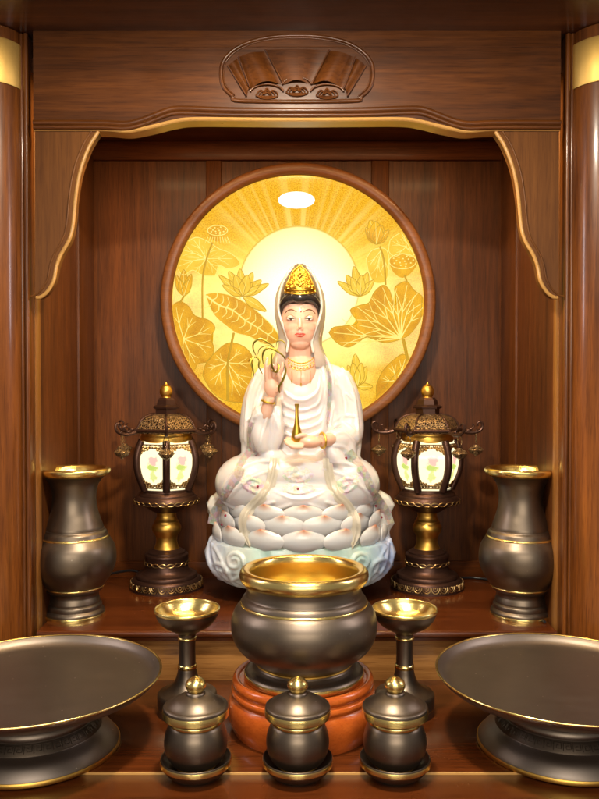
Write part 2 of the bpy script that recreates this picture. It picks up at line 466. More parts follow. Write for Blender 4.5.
finish('seam_highlight', bm, WOOD_EDGE_LIT, cab)  # pale strip stands for the highlight along the rounded board edge
# recessed downlight in the canopy
DL = (XC + .002, .70, Z_CAN)
dl = thing('ceiling_downlight', 'round recessed downlight in the canopy above the altar', 'downlight', (DL[0], DL[1], DL[2] - .001))
bm = lathe([(.052, 0), (.050, -.004), (.040, -.0045), (.038, -.002)], 48, cap=False); finish('trim_ring', bm, BRASS_DULL, dl)
t = NT('downlight_glow'); e = t.n('Emission'); e.inputs[0].default_value = C(1, .90, .76); e.inputs[1].default_value = 60.0; t.l(e.outputs[0], t.out.inputs[0])
bm = lathe([(0, -.0022), (.0385, -.0022), (.0385, -.0008)], 48, cap=False); finish('diffuser', bm, t.m, dl)

# ------------------------------------------------------------------ ROUND BACKLIT PANEL
YP = 1.372
pc = at(298, 301, YP); RP = 138 * YP / F_PX
halo = thing('round_light_panel', 'large round wooden framed backlit golden lotus panel behind the white statue', 'light panel', (pc.x, YB - .001, pc.z))
def loc(p): return p - Vector(halo.location)
def lathe_y(prof, segs=128):
    """lathe about Y; prof of (r, y)"""
    b = lathe([(r, y) for r, y in prof], segs, cap=False)
    bmesh.ops.rotate(b, verts=b.verts, cent=(0, 0, 0), matrix=Matrix.Rotation(PI / 2, 3, 'X'))
    return b
d = YB - .001 - YP  # depth of frame
RI = RP * (126.5 / 138)
prof = [(RP, 0), (RP, d - .004), (RP - .002, d - .001), (RP - .005, d), (RI + .006, d), (RI + .002, d - .002), (RI, d - .006), (RI, 0)]
finish('frame', lathe_y(prof), WOOD_FRAME, halo, 50)
YG = YP + .010   # front plane of glass
def panel_mat(name):
    t = NT(name)
    tc = t.n('TexCoord'); sp = t.n('SeparateXYZ'); t.l(tc.outputs['Object'], sp.inputs[0])
    k = F_PX / YG
    x = t.math('MULTIPLY', sp.outputs[0], k); z = t.math('MULTIPLY', sp.outputs[2], k)   # photo-pixel units about panel centre
    xs = t.math('SUBTRACT', x, 1.0); zs = t.math('SUBTRACT', z, 15.0)
    r = t.math('SQRT', t.math('ADD', t.math('MULTIPLY', xs, xs), t.math('MULTIPLY', zs, zs)))
    ang = t.math('ARCTAN2', zs, xs)
    gr = t.noise(tc.outputs['Object'], 420, 3, 0.7)
    cl = t.noise(tc.outputs['Object'], 22, 4, 0.6)
    # engraved rays radiating from the disc
    rn = t.n('TexNoise', noise_dimensions='1D'); t.l(t.math('MULTIPLY', ang, 9.0), rn.inputs['W']); rn.inputs['Scale'].default_value = 1.0; rn.inputs['Detail'].default_value = 2
    ray = t.math('MULTIPLY', t.ramp(rn.outputs[0], [(0.46, C(0, 0, 0)), (0.66, C(1, 1, 1))]), t.math('SUBTRACT', 1.0, t.math('MULTIPLY', t.math('SUBTRACT', r, 60), 1 / 75.0), clamp=True))
    ray = t.math('MULTIPLY', ray, t.math('GREATER_THAN', zs, 8.0))
    base = t.mix(t.ramp(gr, [(0.38, C(0, 0, 0)), (0.62, C(1, 1, 1))]), C(.70, .31, .004), C(1.05, .60, .035))
    base = t.mix(t.math('MULTIPLY', ray, 0.75), base, C(1.05, .80, .18))
    # thin frosted zones low on the panel let more light through
    low = t.math('MULTIPLY', t.math('SUBTRACT', 1.0, t.math('MULTIPLY', t.math('ADD', z, 95), 1 / 120.0), clamp=True), 0.0)
    clo = t.math('ADD', t.math('MULTIPLY', t.math('SUBTRACT', 125.0, r), 1 / 55.0, clamp=True), t.math('MULTIPLY_ADD', cl, 2.0, -0.92))
    belowm = t.math('MULTIPLY', t.math('SUBTRACT', 60.0, zs), 1 / 50.0, clamp=True)
    base = t.mix(t.math('MULTIPLY', t.math('MULTIPLY', clo, belowm, clamp=True), 0.9), base, C(1.20, .94, .16))
    disc = t.ramp(t.math('MULTIPLY', r, 1 / 60.0), [(0.0, C(1.6, 1.55, 1.2)), (0.5, C(1.4, 1.32, .85)), (0.97, C(1.16, 1.02, .42)), (1.0, C(.9, .62, .10))])
    disc = t.mix(0.10, disc, t.ramp(gr, [(0.42, C(.75, .6, .2)), (0.6, C(1.15, 1.1, .8))]), 'MULTIPLY')
    inside = t.math('LESS_THAN', r, 60.5)
    line = t.math('MULTIPLY', t.math('GREATER_THAN', r, 59.4), inside)
    col = t.mix(inside, base, disc)
    col = t.mix(t.math('MULTIPLY', line, 0.7), col, C(.72, .47, .06))
    b = t.bsdf(Base_Color=C(.05, .03, .005), Roughness=0.10, Emission_Color=col, Emission_Strength=1.0)
    b.inputs['Specular IOR Level'].default_value = 0.3
    return t.m
PANEL = panel_mat('backlit_gold_panel')
def etched(name, c0, c1):
    t = NT(name)
    tc = t.n('TexCoord')
    gr = t.noise(tc.outputs['Object'], 520, 3, 0.7); cl = t.noise(tc.outputs['Object'], 25, 3)
    col = t.mix(t.math('ADD', t.math('MULTIPLY', gr, 1.0), t.math('MULTIPLY_ADD', cl, 1.7, -0.92), clamp=True), c0, c1)
    t.bsdf(Base_Color=C(.05, .03, .005), Roughness=0.35, Specular_IOR_Level=.15, Emission_Color=col, Emission_Strength=1.0)
    return t.m
LEAF = etched('etched_leaf', C(.54, .205, .001), C(1.08, .60, .018))
PALE = etched('etched_pale', C(.80, .45, .012), C(1.02, .74, .08))
VEIN = etched('etched_vein', C(1.0, .78, .13), C(1.15, .96, .32))
DARKL = etched('etched_line', C(.50, .27, .012), C(.62, .36, .02))
# glass disc
g = YB - .001 - YG
finish('glass_disc', lathe_y([(0.0, g), (RI + .001, g), (RI + .001, g - .004)], 128), PANEL, halo)
OFF = YG - YB + .001
t = NT('lamp_reflection'); e = t.n('Emission'); e.inputs[0].default_value = C(1, .97, .88); e.inputs[1].default_value = 1.7; t.l(e.outputs[0], t.out.inputs[0])  # glowing oval stands for a lamp's reflection in the glass
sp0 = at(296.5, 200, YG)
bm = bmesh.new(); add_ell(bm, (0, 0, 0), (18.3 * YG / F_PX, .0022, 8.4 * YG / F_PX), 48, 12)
finish('lamp_reflection', bm, t.m, halo, loc=(sp0.x - halo.location.x, OFF, sp0.z - halo.location.z))
def clip(px, py, lim=125.5):
    dx, dy = px - 298, py - 301; r = math.hypot(dx, dy)
    if r > lim: dx *= lim / r; dy *= lim / r
    return 298 + dx, 301 + dy
def pl(px, py, lift):
    px, py = clip(px, py)
    p = at(px, py, YG) - Vector(halo.location); p.y = OFF - lift; return p
class Art:
    def __init__(s): s.bm = bmesh.new()
    def area(s, pts, mi=0, lift=.0006, n=4, closed=True):
        P = spl([(a, b, 0) for a, b in pts + pts[:1]], n)[:-1] if n else [Vector((a, b, 0)) for a, b in pts]
        # drop repeats produced by clipping
        q = []
        for p in P:
            c = clip(p.x, p.y)
            if not q or math.hypot(c[0] - q[-1][0], c[1] - q[-1][1]) > .25: q.append(c)
        c0 = [s.bm.verts.new(pl(a, b, -.0002)) for a, b in q]; c1 = [s.bm.verts.new(pl(a, b, lift)) for a, b in q]
        k = len(q)
        for i in range(k):
            j = (i + 1) % k; f = s.bm.faces.new((c0[i], c0[j], c1[j], c1[i])); f.material_index = mi
        f = s.bm.faces.new(c1); f.material_index = mi
        return q
    def line(s, pts, w=.55, mi=1, lift=.0009, n=4, taper=True):
        P = spl([(a, b, 0) for a, b in pts], n) if n else [Vector((a, b, 0)) for a, b in pts]
        P = [p for p in P if math.hypot(p.x - 298, p.y - 301) < 125.2]
        if len(P) < 2: return
        m = len(P); k = YG / F_PX
        rad = [max(.00012, w * k * ((1 - .55 * i / (m - 1)) if taper else 1)) for i in range(m)]
        add_tube(s.bm, [pl(p.x, p.y, lift) for p in P], rad, 6, flat=.45, mi=mi)
    def done(s, name): 
        bmesh.ops.triangulate(s.bm, faces=[f for f in s.bm.faces if len(f.verts) > 4])
        return finish(name, s.bm, [LEAF, VEIN, PALE, DARKL], halo, 40)
def ZL(pts): return [(165 + x / 3.993, 200 + y / 3.993) for x, y in pts]
def ZR(pts): return [(310 + x / 3.993, 200 + y / 3.993) for x, y in pts]
def leaf(outline, centre, veins, mi=0, name='lotus_leaf', w=.55, branch=True, extra=()):
    a = Art(); a.area(outline, mi); a.line(outline + outline[:1], .4, 3 if mi == 0 else 1, taper=False)
    for v in veins:
        mid = ((centre[0] + v[0]) / 2 + random.uniform(-2, 2), (centre[1] + v[1]) / 2 + random.uniform(-2, 2))
        a.line([centre, mid, v], w, 1)
        if branch:
            dx, dy = v[0] - mid[0], v[1] - mid[1]
            for sgn in (-1, 1):
                a.line([mid, (mid[0] + dx * .45 - sgn * dy * .22, mid[1] + dy * .45 + sgn * dx * .22), (mid[0] + dx * .8 - sgn * dy * .45, mid[1] + dy * .8 + sgn * dx * .45)], w * .7, 1)
    xs_ = [p[0] for p in outline]; ys_ = [p[1] for p in outline]
    for v, v2 in zip(veins, veins[1:]):
        for q in (.33, .66):
            e = (v[0] + (v2[0] - v[0]) * q, v[1] + (v2[1] - v[1]) * q)
            p0 = (centre[0] + (e[0] - centre[0]) * .30, centre[1] + (e[1] - centre[1]) * .30); p1 = (centre[0] + (e[0] - centre[0]) * .80, centre[1] + (e[1] - centre[1]) * .80)
            if math.hypot(e[0] - centre[0], e[1] - centre[1]) > 9: a.line([p0, ((p0[0] + p1[0]) / 2 + random.uniform(-1, 1), (p0[1] + p1[1]) / 2 + random.uniform(-1, 1)), p1], w * .38, 3 if mi == 0 else 1)
    for e in extra: a.line(e, w * .8, 1)
    return a.done(name)
# upper-left pale leaf
leaf(ZL([(40, 250), (70, 190), (120, 150), (170, 165), (215, 195), (265, 215), (300, 255), (255, 275), (215, 262), (200, 300), (150, 300), (110, 280), (70, 300)]), ZL([(165, 235)])[0], ZL([(70, 200), (55, 265), (115, 160), (200, 185), (270, 235), (210, 285), (120, 285)]), 2)
# lower-left leaf
leaf(ZL([(30, 420), (60, 405), (95, 425), (120, 462), (175, 480), (200, 510), (184, 550), (196, 600), (170, 645), (130, 655), (110, 690), (60, 640), (20, 540)]), ZL([(75, 555)])[0], ZL([(45, 430), (110, 470), (180, 510), (185, 590), (120, 650), (60, 620)]))
# lower middle leaf
leaf(ZL([(150, 700), (165, 650), (205, 605), (255, 570), (315, 585), (350, 630), (345, 700), (330, 800), (240, 800), (185, 760)]), ZL([(250, 650)])[0], ZL([(170, 670), (205, 620), (300, 600), (340, 650), (335, 740), (200, 740), (300, 780)]), 0)
# long curled leaf
a = Art()
o = ZL([(160, 376), (195, 370), (245, 376), (300, 398), (350, 430), (395, 470), (430, 505), (455, 545), (440, 572), (395, 575), (335, 545), (285, 532), (240, 500), (205, 470), (180, 430)])
a.area(o); a.line(o + o[:1], .5, 1, taper=False)
mid = ZL([(165, 382), (215, 420), (270, 440), (320, 480), (370, 510), (445, 560)])
a.line(mid, 1.1, 1)
M = spl([(p[0], p[1], 0) for p in mid], 6)
for i in range(3, len(M) - 3, 3):
    p = M[i]; tng = (M[i + 1] - M[i - 1]).normalized(); nn = Vector((-tng.y, tng.x, 0))
    for sg in (-1, 1):
        a.line([(p.x, p.y), tuple((p + nn * sg * 5 + tng * 2.2)[:2]), tuple((p + nn * sg * 10.5 - tng * 1)[:2])], .65, 1)
a.line(ZL([(275, 530), (262, 590), (250, 660), (250, 800)]), 1.3, 3, taper=False); a.done('lotus_leaf')
# right big leaf
c = ZR([(362, 552)])[0]
leaf(ZR([(75, 530), (95, 508), (140, 502), (190, 490), (160, 440), (200, 420), (235, 410), (255, 370), (290, 340), (318, 362), (335, 420), (350, 400), (338, 350), (385, 325), (415, 360), (455, 395), (450, 460), (405, 530), (362, 556), (295, 570), (230, 548), (190, 570), (150, 588), (105, 568)]), c,
     ZR([(95, 530), (120, 570), (185, 425), (195, 500), (245, 390), (290, 350), (345, 375), (388, 340), (420, 380), (450, 430), (240, 545)]), 0, w=.75)
a = Art(); a.line(ZR([(372, 555), (380, 590), (390, 640)]), 1.8, 3, taper=False); a.done('stem')
# bottom right leaf, upper right pale leaf
leaf(ZR([(265, 740), (285, 690), (320, 650), (370, 615), (400, 640), (440, 640), (420, 760), (330, 830), (270, 830)]), ZR([(340, 720)])[0], ZR([(285, 710), (325, 655), (380, 635), (400, 700), (300, 800)]))
leaf(ZR([(320, 160), (345, 140), (385, 130), (420, 190), (410, 225), (370, 215), (340, 225), (315, 205)]), ZR([(385, 185)])[0], ZR([(330, 165), (365, 145), (345, 210), (405, 200)]), 2)
leaf(ZR([(225, 235), (250, 200), (300, 195), (315, 240), (305, 320), (260, 330), (235, 290)]), ZR([(285, 200)])[0], ZR([(240, 260), (265, 310), (300, 300)]), 2)
# seed pods
def pod(c, rx, ry, stem, fringe):
    a = Art()
    P = [(c[0] + rx * math.cos(t * PI / 10), c[1] + ry * math.sin(t * PI / 10)) for t in range(20)]
    bell = [(c[0] - rx, c[1]), (c[0] - rx * .7, c[1] + ry * 1.4), (c[0], c[1] + ry * 2.2), (c[0] + rx * .7, c[1] + ry * 1.4), (c[0] + rx, c[1])]
    a.area(bell, 0, .0005); a.area(P, 0, .0008); a.line(P + P[:1], .45, 1, .0011, taper=False)
    for q in range(14):
        an = q * 2.4; rr = math.sqrt((q + .5) / 14) * .82
        x, y = c[0] + rx * rr * math.cos(an), c[1] + ry * rr * math.sin(an)
        a.area([(x + .9 * math.cos(k * PI / 3), y + .75 * math.sin(k * PI / 3)) for k in range(6)], 1, .0012, 0)
    if fringe:
        for q in range(9):
            x = c[0] + rx * (q - 4) / 4.2
            a.line([(x, c[1] + ry * 1.3), (x + (q - 4) * .8, c[1] + ry * 2.6)], .4, 1)
    a.line(stem, 1.0, 3, taper=False); a.done('lotus_pod')
pod(ZL([(210, 122)])[0], 10, 5, ZL([(190, 170), (165, 240), (150, 320), (150, 470)]), True)
pod(ZR([(370, 245)])[0], 13.5, 7.5, ZR([(378, 300), (388, 330)]), False)
# flowers and buds: petals as pale lobes with darker outlines
def flower(petals, stem=None, mi=2):
    a = Art()
    for k, (base, tip, w) in enumerate(petals):
        bx_, by_ = base; tx, ty = tip; dx, dy = tx - bx_, ty - by_; L = math.hypot(dx, dy); nx, ny = -dy / L * w, dx / L * w
        o = [(bx_, by_), (bx_ + dx * .35 + nx, by_ + dy * .35 + ny), (bx_ + dx * .75 + nx * .7, by_ + dy * .75 + ny * .7), (tx, ty), (bx_ + dx * .75 - nx * .7, by_ + dy * .75 - ny * .7), (bx_ + dx * .35 - nx, by_ + dy * .35 - ny)]
        a.area(o, mi, .0006 + .00025 * k, 3); a.line(o + o[:1], .42, 3, .0008 + .00025 * k, 3, taper=False)
        a.line([base, tip], .3, 1, .0008 + .00025 * k)
    if stem: a.line(stem, 1.0, 3, taper=False)
    return a.done('lotus_flower')
def fl(Z, base, tips, w): return [(Z([base])[0], Z([t])[0], ww) for t, ww in zip(tips, w)]
flower(fl(ZL, (310, 385), [(215, 300), (255, 285), (300, 275), (350, 290), (385, 320), (415, 335), (230, 340), (280, 300), (330, 300), (405, 445)], [4, 5, 5, 5, 5, 4, 4, 5.5, 5.5, 4.5]))
flower(fl(ZL, (75, 385), [(45, 300), (75, 278), (105, 295), (60, 320), (95, 320)], [4, 4.5, 4, 4, 4]), ZL([(75, 385), (60, 410)]), 0)
flower(fl(ZR, (200, 385), [(110, 325), (145, 300), (175, 265), (230, 290), (255, 320), (165, 310), (205, 300)], [4, 5, 5, 5, 4, 4.5, 4.5]))
flower(fl(ZR, (265, 178), [(222, 110), (240, 80), (315, 120), (285, 100), (262, 85)], [4, 6, 4, 6, 7]), ZR([(278, 185), (295, 240), (302, 340)]), 0)
flower(fl(ZR, (190, 745), [(150, 660), (180, 615), (225, 665), (250, 745), (170, 650), (205, 650)], [4, 5.5, 4.5, 3.5, 5, 5]), ZR([(190, 745), (185, 800)]), 2)

# ------------------------------------------------------------------ lathe-turned altar ware
def turned(axis_px, Y, base_z):
    """returns function converting (half width px, side y px) into (r, local z)"""
    def f(hw, py): return (hw * Y / F_PX, at(axis_px, py, Y).z - base_z)
    return f
def prof_of(f, segs):
    out = []
    for s in segs:
        if s[0] == 's': out += [tuple(f(p.x, p.y)) for p in spl([(a, b, 0) for a, b in s[1:]], 6)]
        else: out += [f(a, b) for a, b in s]
    q = []
    for p in out:
        if not q or math.hypot(p[0] - q[-1][0], p[1] - q[-1][1]) > 1e-5: q.append(p)
    return q
def ring(f, hw, y0, y1, bulge=0.8, segs=64):
    """gold band standing proud of the body between y0 (top) and y1"""
    n = 7; P = []
    for k in range(n):
        t = k / (n - 1); P.append(f(hw - 1.5 + (1.5 + bulge) * math.sin(PI * t) ** .5 if 0 < t < 1 else hw - 1.5, y0 + (y1 - y0) * t))
    return lathe(P, segs, cap=False)

# --- vases
Yv = 1.181
f = turned(75, Yv, 0.0)
vase = thing('bronze_vase', 'tall dark bronze vase with gold rim, at the left end of the shelf', 'vase', (at(75, 616, Yv).x, Yv, 0), group='pair of bronze vases')
zb = 616.2
prof = prof_of(f, [[(0, zb - .2), (27, zb - .2), (28.8, zb - 1.2)], ['s', (29, 612), (28.8, 609.5), (26.5, 607)], ['s', (26.6, 605.5), (26.2, 603), (24.4, 601.5)], ['s', (24.6, 600), (24, 597.5), (23.2, 595)], ['s', (23.4, 592), (25.5, 589.5), (27.6, 588.5)], [(28.2, 586), (28.6, 585)], ['s', (29, 584.5), (35, 576), (39.6, 566), (40.8, 556.5), (39.4, 546.5), (35.5, 539.5), (33, 536)], ['s', (32.4, 534), (31.5, 531.5), (29.6, 529.5)], [(29.4, 528.6), (28.2, 528.2)], ['s', (28, 526), (26, 520), (23, 511), (21.3, 501), (21.4, 493), (23.3, 485), (26.5, 479.5), (30.5, 475.5)], [(30.5, 473)]])
finish('body', lathe(prof, 80, cap=False), BRONZE, vase)
P = prof_of(f, [['s', (30, 476), (33.5, 474.5), (35.3, 471.5), (35.2, 469), (33.5, 467.6), (31, 468), (28, 471), (24.5, 478), (22, 486), (20.5, 495), (20, 505)]])
finish('rim', lathe(P, 80, cap=False), BRASS, vase)
finish('band', ring(f, 33.6, 534.8, 538.2, .5), BRASS, vase)
finish('band', ring(f, 28.8, 584.2, 587, .4), BRASS, vase)
finish('band', lathe(prof_of(f, [[(28.5, 611.2), (29.6, 611.6), (29.9, 612.3), (29.7, 615.6), (29.2, 616.1), (28, 616.1)]]), 80, cap=False), BRASS, vase)
v2 = copy_tree(vase); v2.location.x = at(520, 616, Yv).x
v2['label'] = 'tall dark bronze vase with gold rim, at the right end of the shelf'

# --- bowl and its stand
Yc = .9655
bs = thing('wooden_stand', 'round reddish turned rosewood stand under the large bronze bowl', 'stand', (at(303, 728, Yc).x, Yc, TABLE_Z))
f = turned(303, Yc, TABLE_Z)
prof = prof_of(f, [[(0, 732.6), (69, 732.6), (71, 731.6)], ['s', (71.6, 729.5), (70.8, 727.5), (68.8, 726.5)], ['s', (70, 724.5), (74, 715), (75.6, 705), (74.5, 697), (71.5, 691.8)], [(70.5, 691), (70.3, 690)], ['s', (71, 689.5), (72.5, 687), (71.6, 684), (69.8, 683)], [(69.3, 682)], ['s', (69.6, 681.6), (71.2, 678.5), (70.2, 674.8), (67.4, 672.6), (64.6, 673.6), (63.6, 675.4)], [(0, 675.4)]])
finish('turned_base', lathe(prof, 96), WOOD_STAND, bs)
z0 = TABLE_Z + f(0, 675.4)[1]
bowl = thing('incense_bowl', 'large round dark bronze bowl with wide gold rim on the reddish wooden stand', 'bowl', (at(304, 675, Yc).x, Yc, z0 + .0003))
f = turned(304, Yc, z0)
prof = prof_of(f, [[(0, 675), (58.5, 675)], ['s', (59.6, 669.6), (57.5, 667.6), (52, 665.8), (48.5, 663.5)], [(47.5, 661.5)], ['s', (47, 660.5), (52, 656.5), (60, 650.5), (67, 643.5), (71.8, 634), (73.3, 623), (71.5, 612.5), (67, 605), (63, 601.5)], ['s', (63, 599.5), (61.5, 596.5), (58.8, 594)], ['s', (58.2, 592), (57.2, 587), (57.5, 581)], [(55, 580)]])
finish('body', lathe(prof, 96, cap=False), BRONZE, bowl)
P = prof_of(f, [['s', (56.5, 582.8), (60.8, 581.8), (64.0, 578), (64.9, 573.6), (63.4, 569.2), (60, 567.3), (56.8, 568), (54.6, 570.5), (53.6, 576), (54.5, 588), (58, 600)], ['s', (60, 618), (54, 640), (36, 652), (0, 655)]])
finish('rim', lathe(P, 96, cap=False), BRASS, bowl)
finish('band', ring(f, 63.4, 599.4, 603.4, .6, 96), BRASS, bowl)
finish('band', ring(f, 47.8, 659.6, 662.6, .9, 96), BRASS_DULL, bowl)
finish('band', lathe(prof_of(f, [[(58.8, 669.4), (60, 669.8), (60.3, 670.4), (60.2, 674.4), (59.6, 674.9), (58, 674.9)]]), 96, cap=False), BRASS, bowl)

# --- stem cups
Ys = 1.006
f = turned(187, Ys, TABLE_Z)
zb = at(187, 714, Ys).z
stem = thing('stem_cup', 'dark bronze stem cup with gold bowl, left of the large bronze bowl', 'stem cup', (at(187, 600, Ys).x, Ys, TABLE_Z), group='pair of stem cups')
by = 385 + .4273 * F_PX / Ys
prof = prof_of(f, [[(0, by), (29.2, by), (29.8, by - .8), (29.9, 694.5)], ['s', (29.6, 692.6), (28.4, 691.4), (26.5, 690.8)], ['s', (25, 690.4), (19, 687), (13.5, 681.5), (10.6, 675), (9.2, 668.5)], [(8.6, 667)], [(8.3, 650), (8.5, 637)], ['s', (8.8, 635), (9.5, 632.5), (15, 629.5), (24, 624.2), (30, 617), (32.2, 610)], [(31.8, 609)]])
body = finish('body', lathe(prof, 72, cap=False), BRONZE, stem)
P = prof_of(f, [['s', (31.8, 611.4), (32.7, 610.4), (32.9, 608.6), (32.2, 607.4), (31.2, 608), (29.6, 611.8), (24, 618.5), (14, 623.5), (0, 625.5)]])
finish('bowl_lining', lathe(P, 72, cap=False), BRASS, stem)
finish('band', ring(f, 9.0, 635.6, 639.6, .5), BRASS, stem)
finish('band', ring(f, 9.2, 663, 669, .6), BRASS, stem)
finish('band', ring(f, 29.8, 704, 705.4, .12, 72), BRASS_DULL, stem)
s2 = copy_tree(stem); s2.location.x = at(404.8, 600, Ys).x
s2['label'] = 'dark bronze stem cup with gold bowl, right of the large bronze bowl'

# --- lidded cups
Yk = .845
f = turned(296.5, Yk, TABLE_Z)
by = 385 + .4273 * F_PX / Yk
def cup_part(): pass
cup = thing('lidded_cup', 'lidded bronze cup in front of the wooden stand, middle of three', 'lidded cup', (at(297.7, 770, Yk).x, Yk, TABLE_Z), group='row of lidded cups')
prof = prof_of(f, [['s', (21, 762.6), (25.5, 759), (30, 751), (31.8, 741.5), (30.6, 732), (27.5, 724.5), (25, 721.5)], [(25, 714), (0, 714)]])
finish('body', lathe([(0, f(0, 762.6)[1])] + prof, 64), BRONZE, cup)
finish('band', ring(f, 25.6, 717.2, 723.4, .8), BRASS, cup)
finish('band', ring(f, 20.8, 761.6, 763.8, 1.0), BRASS_DULL, cup)
prof = prof_of(f, [[(0, 714.2), (32, 714.2)], [(32.3, 708.6)], ['s', (32.9, 707.4), (32.4, 705), (30.6, 703.8)], ['s', (29, 703.6), (26.5, 702.2), (20, 697.6), (13.5, 694.8), (9.8, 694)], ['s', (9.6, 692.6), (8.6, 691.4), (7.2, 691)], [(0, 690.8)]])
lid = finish('lid', lathe(prof, 64), BRONZE, cup)
finish('band', lathe(prof_of(f, [[(31.6, 707.3), (32.9, 707.5), (33.3, 708.3), (33.2, 714.4), (32.5, 715.2), (31, 715.2)]]), 64, cap=False), BRASS, lid)
P = prof_of(f, [['s', (6.8, 691.6), (9.2, 689), (10.6, 685.4), (9.8, 681.6), (6, 678.4), (0, 675.6)]])
finish('knob', lathe(P, 12), BRASS, lid)
prof = prof_of(f, [[(0, by - 1.2), (23.6, by - 1.2), (24, by - 3)], ['s', (25, 772.5), (30, 769), (34, 764), (35.2, 761)], ['s', (35.6, 757.5), (35.2, 756), (34.2, 756.3), (32.5, 758.8), (27, 762.6), (20, 764)], [(0, 764)]])
sau = finish('saucer', lathe(prof, 64), BRONZE, cup)
finish('band', lathe(prof_of(f, [[(34.6, 757.2), (35.7, 757.4), (36.0, 758.2), (35.8, 762), (35.1, 762.8), (33.6, 763)]]), 64, cap=False), BRASS, sau)
finish('felt_pad', lathe(prof_of(f, [[(0, by - .1), (25.4, by - .1), (25.4, by - 1.15), (0, by - 1.15)]]), 48), FELT, cup)
for px, lab in ((195.9, 'lidded bronze cup in front of the left stem cup, leftmost of three'), (394.8, 'lidded bronze cup in front of the right stem cup, rightmost of three')):
    c2 = copy_tree(cup); c2.location.x = at(px, 770, Yk).x; c2['label'] = lab; c2.rotation_euler.z = .2

# --- footed plates
plate = thing('offering_plate', 'wide footed bronze plate with thin gold rim at the left of the tabletop', 'plate', (-.310, .905, TABLE_Z), group='pair of footed plates')
prof = [(0, 0), (.0935, 0), (.0955, .0015), (.0955, .0045)]
foot = [tuple(p[:2]) for p in spl([(.0955, .005, 0), (.093, .009, 0), (.086, .0165, 0), (.0775, .0225, 0), (.0755, .024, 0)], 6)]
neck = [(.0750, .0245), (.0745, .026), (.0680, .0345), (.0672, .0352)]
tor = [tuple(p[:2]) for p in spl([(.0665, .036, 0), (.0672, .040, 0), (.064, .0450, 0), (.056, .0475, 0), (.050, .051, 0), (.049, .0545, 0), (.056, .060, 0), (.075, .0650, 0), (.105, .0680, 0), (.128, .0715, 0), (.141, .0800, 0), (.1448, .0862, 0)], 6)]
inn = [tuple(p[:2]) for p in spl([(.1442, .0868, 0), (.1405, .0835, 0), (.1365, .0792, 0), (.131, .0764, 0), (.124, .0754, 0), (.112, .0752, 0)], 6)]
finish('body', lathe(prof + foot + neck + tor + inn + [(0, .0752)], 128), BRONZE_PLATE, plate)
finish('rim', lathe([tuple(p[:2]) for p in spl([(.1440, .0852, 0), (.1455, .0855, 0), (.1462, .0868, 0), (.1455, .0879, 0), (.1442, .0876, 0), (.1432, .0868, 0)], 4)], 128, cap=False), BRASS, plate)
finish('foot_band', lathe([(.0945, .0006), (.0962, .0008), (.0966, .0018), (.0965, .0048), (.0958, .0058), (.094, .006)], 128, cap=False), BRASS_DULL, plate)
# fret pattern band on the foot slope
bm = bmesh.new()
def fp(a, t, lift=.0004):
    r = .0745 + (.0680 - .0745) * t + lift; z = .026 + (.0345 - .026) * t + lift
    return Vector((r * math.cos(a), r * math.sin(a), z))
n = 44
for k in range(n):
    a0 = 2 * PI * k / n; da = 2 * PI / n
    key = [(.05, .1), (.05, .9), (.85, .9), (.85, .3), (.35, .3), (.35, .62), (.6, .62)]
    pts = []
    for (u0, v0), (u1, v1) in zip(key, key[1:]):
        pts += [fp(a0 + da * (u0 + (u1 - u0) * q / 2), v0 + (v1 - v0) * q / 2) for q in range(2)]
    pts.append(fp(a0 + da * .6, .62))
    add_tube(bm, pts, .00032, 5)
add_lathe(bm, [(.07515, .0246), (.0747, .0261), (.0682, .0346), (.0675, .0353)], 96, cap=False)
finish('fret_band', bm, metal('fret_dark', C(.085, .066, .050), .5, .1, 0, .3), plate)
p2 = copy_tree(plate); p2.location = (.309, .911, TABLE_Z); p2['label'] = 'wide footed bronze plate with thin gold rim at the right of the tabletop'

# ------------------------------------------------------------------ LANTERNS
Yl = 1.345
k = Yl / F_PX
lx, rx_ = at(166.7, 588, Yl).x, at(427, 588, Yl).x
lamp = thing('palace_lantern', 'small lit hexagonal lantern on a brass stem, left of the white statue', 'lantern', (lx, Yl, 0), group='pair of palace lanterns')
f = turned(166.7, Yl, 0.0)
by = 385 + .352 * F_PX / Yl
prof = prof_of(f, [[(0, by), (35.6, by), (36.4, by - 1), (36.2, by - 3)], [(35, 585), (34.5, 578.5)], ['s', (33.6, 577.4), (32.4, 576.4), (30.6, 576)], ['s', (30.8, 574.6), (30, 572.8), (28, 572.2)], ['s', (26, 571.8), (23.5, 570), (22.2, 568.5)], [(21.6, 567.6), (21.4, 556), (21.8, 555)], ['s', (21.4, 553.4), (19.8, 552.6), (18.8, 552.4)], ['s', (18.6, 551), (16, 549.6), (13.5, 547.8)], [(0, 547.6)]])
base = finish('base', lathe(prof, 64), LAMP_DARK, lamp)
bm = bmesh.new()
n = 26
for q in range(n):
    a0 = 2 * PI * q / n; R = 35.8 * k
    def sp(u, v):  # u along ring (px), v height px above base
        r, z = R - (v - 3) / 9 * 1.2 * k + .0008, f(0, by - v)[1]
        a = a0 + u * k / R
        return Vector((r * math.cos(a), r * math.sin(a), z))
    add_tube(bm, [sp(4.1 * math.cos(t * PI / 8), 8.8 - 5.4 * math.sin(t * PI / 8)) for t in range(9)], .0011, 6)
    add_tube(bm, [sp(2.1 * math.cos(t * PI / 6), 8.6 - 3.0 * math.sin(t * PI / 6)) for t in range(7)], .0009, 6)
    add_ell(bm, sp(0, 8.4), (.0014,) * 3, 8, 6)
    add_ell(bm, sp(4.3, 3.6), (.0010,) * 3, 8, 6)
finish('scallop_trim', bm, metal('antique_gold', C(.52, .36, .16), .36, .1, 0, .6), base)
AG = bpy.data.materials['antique_gold']
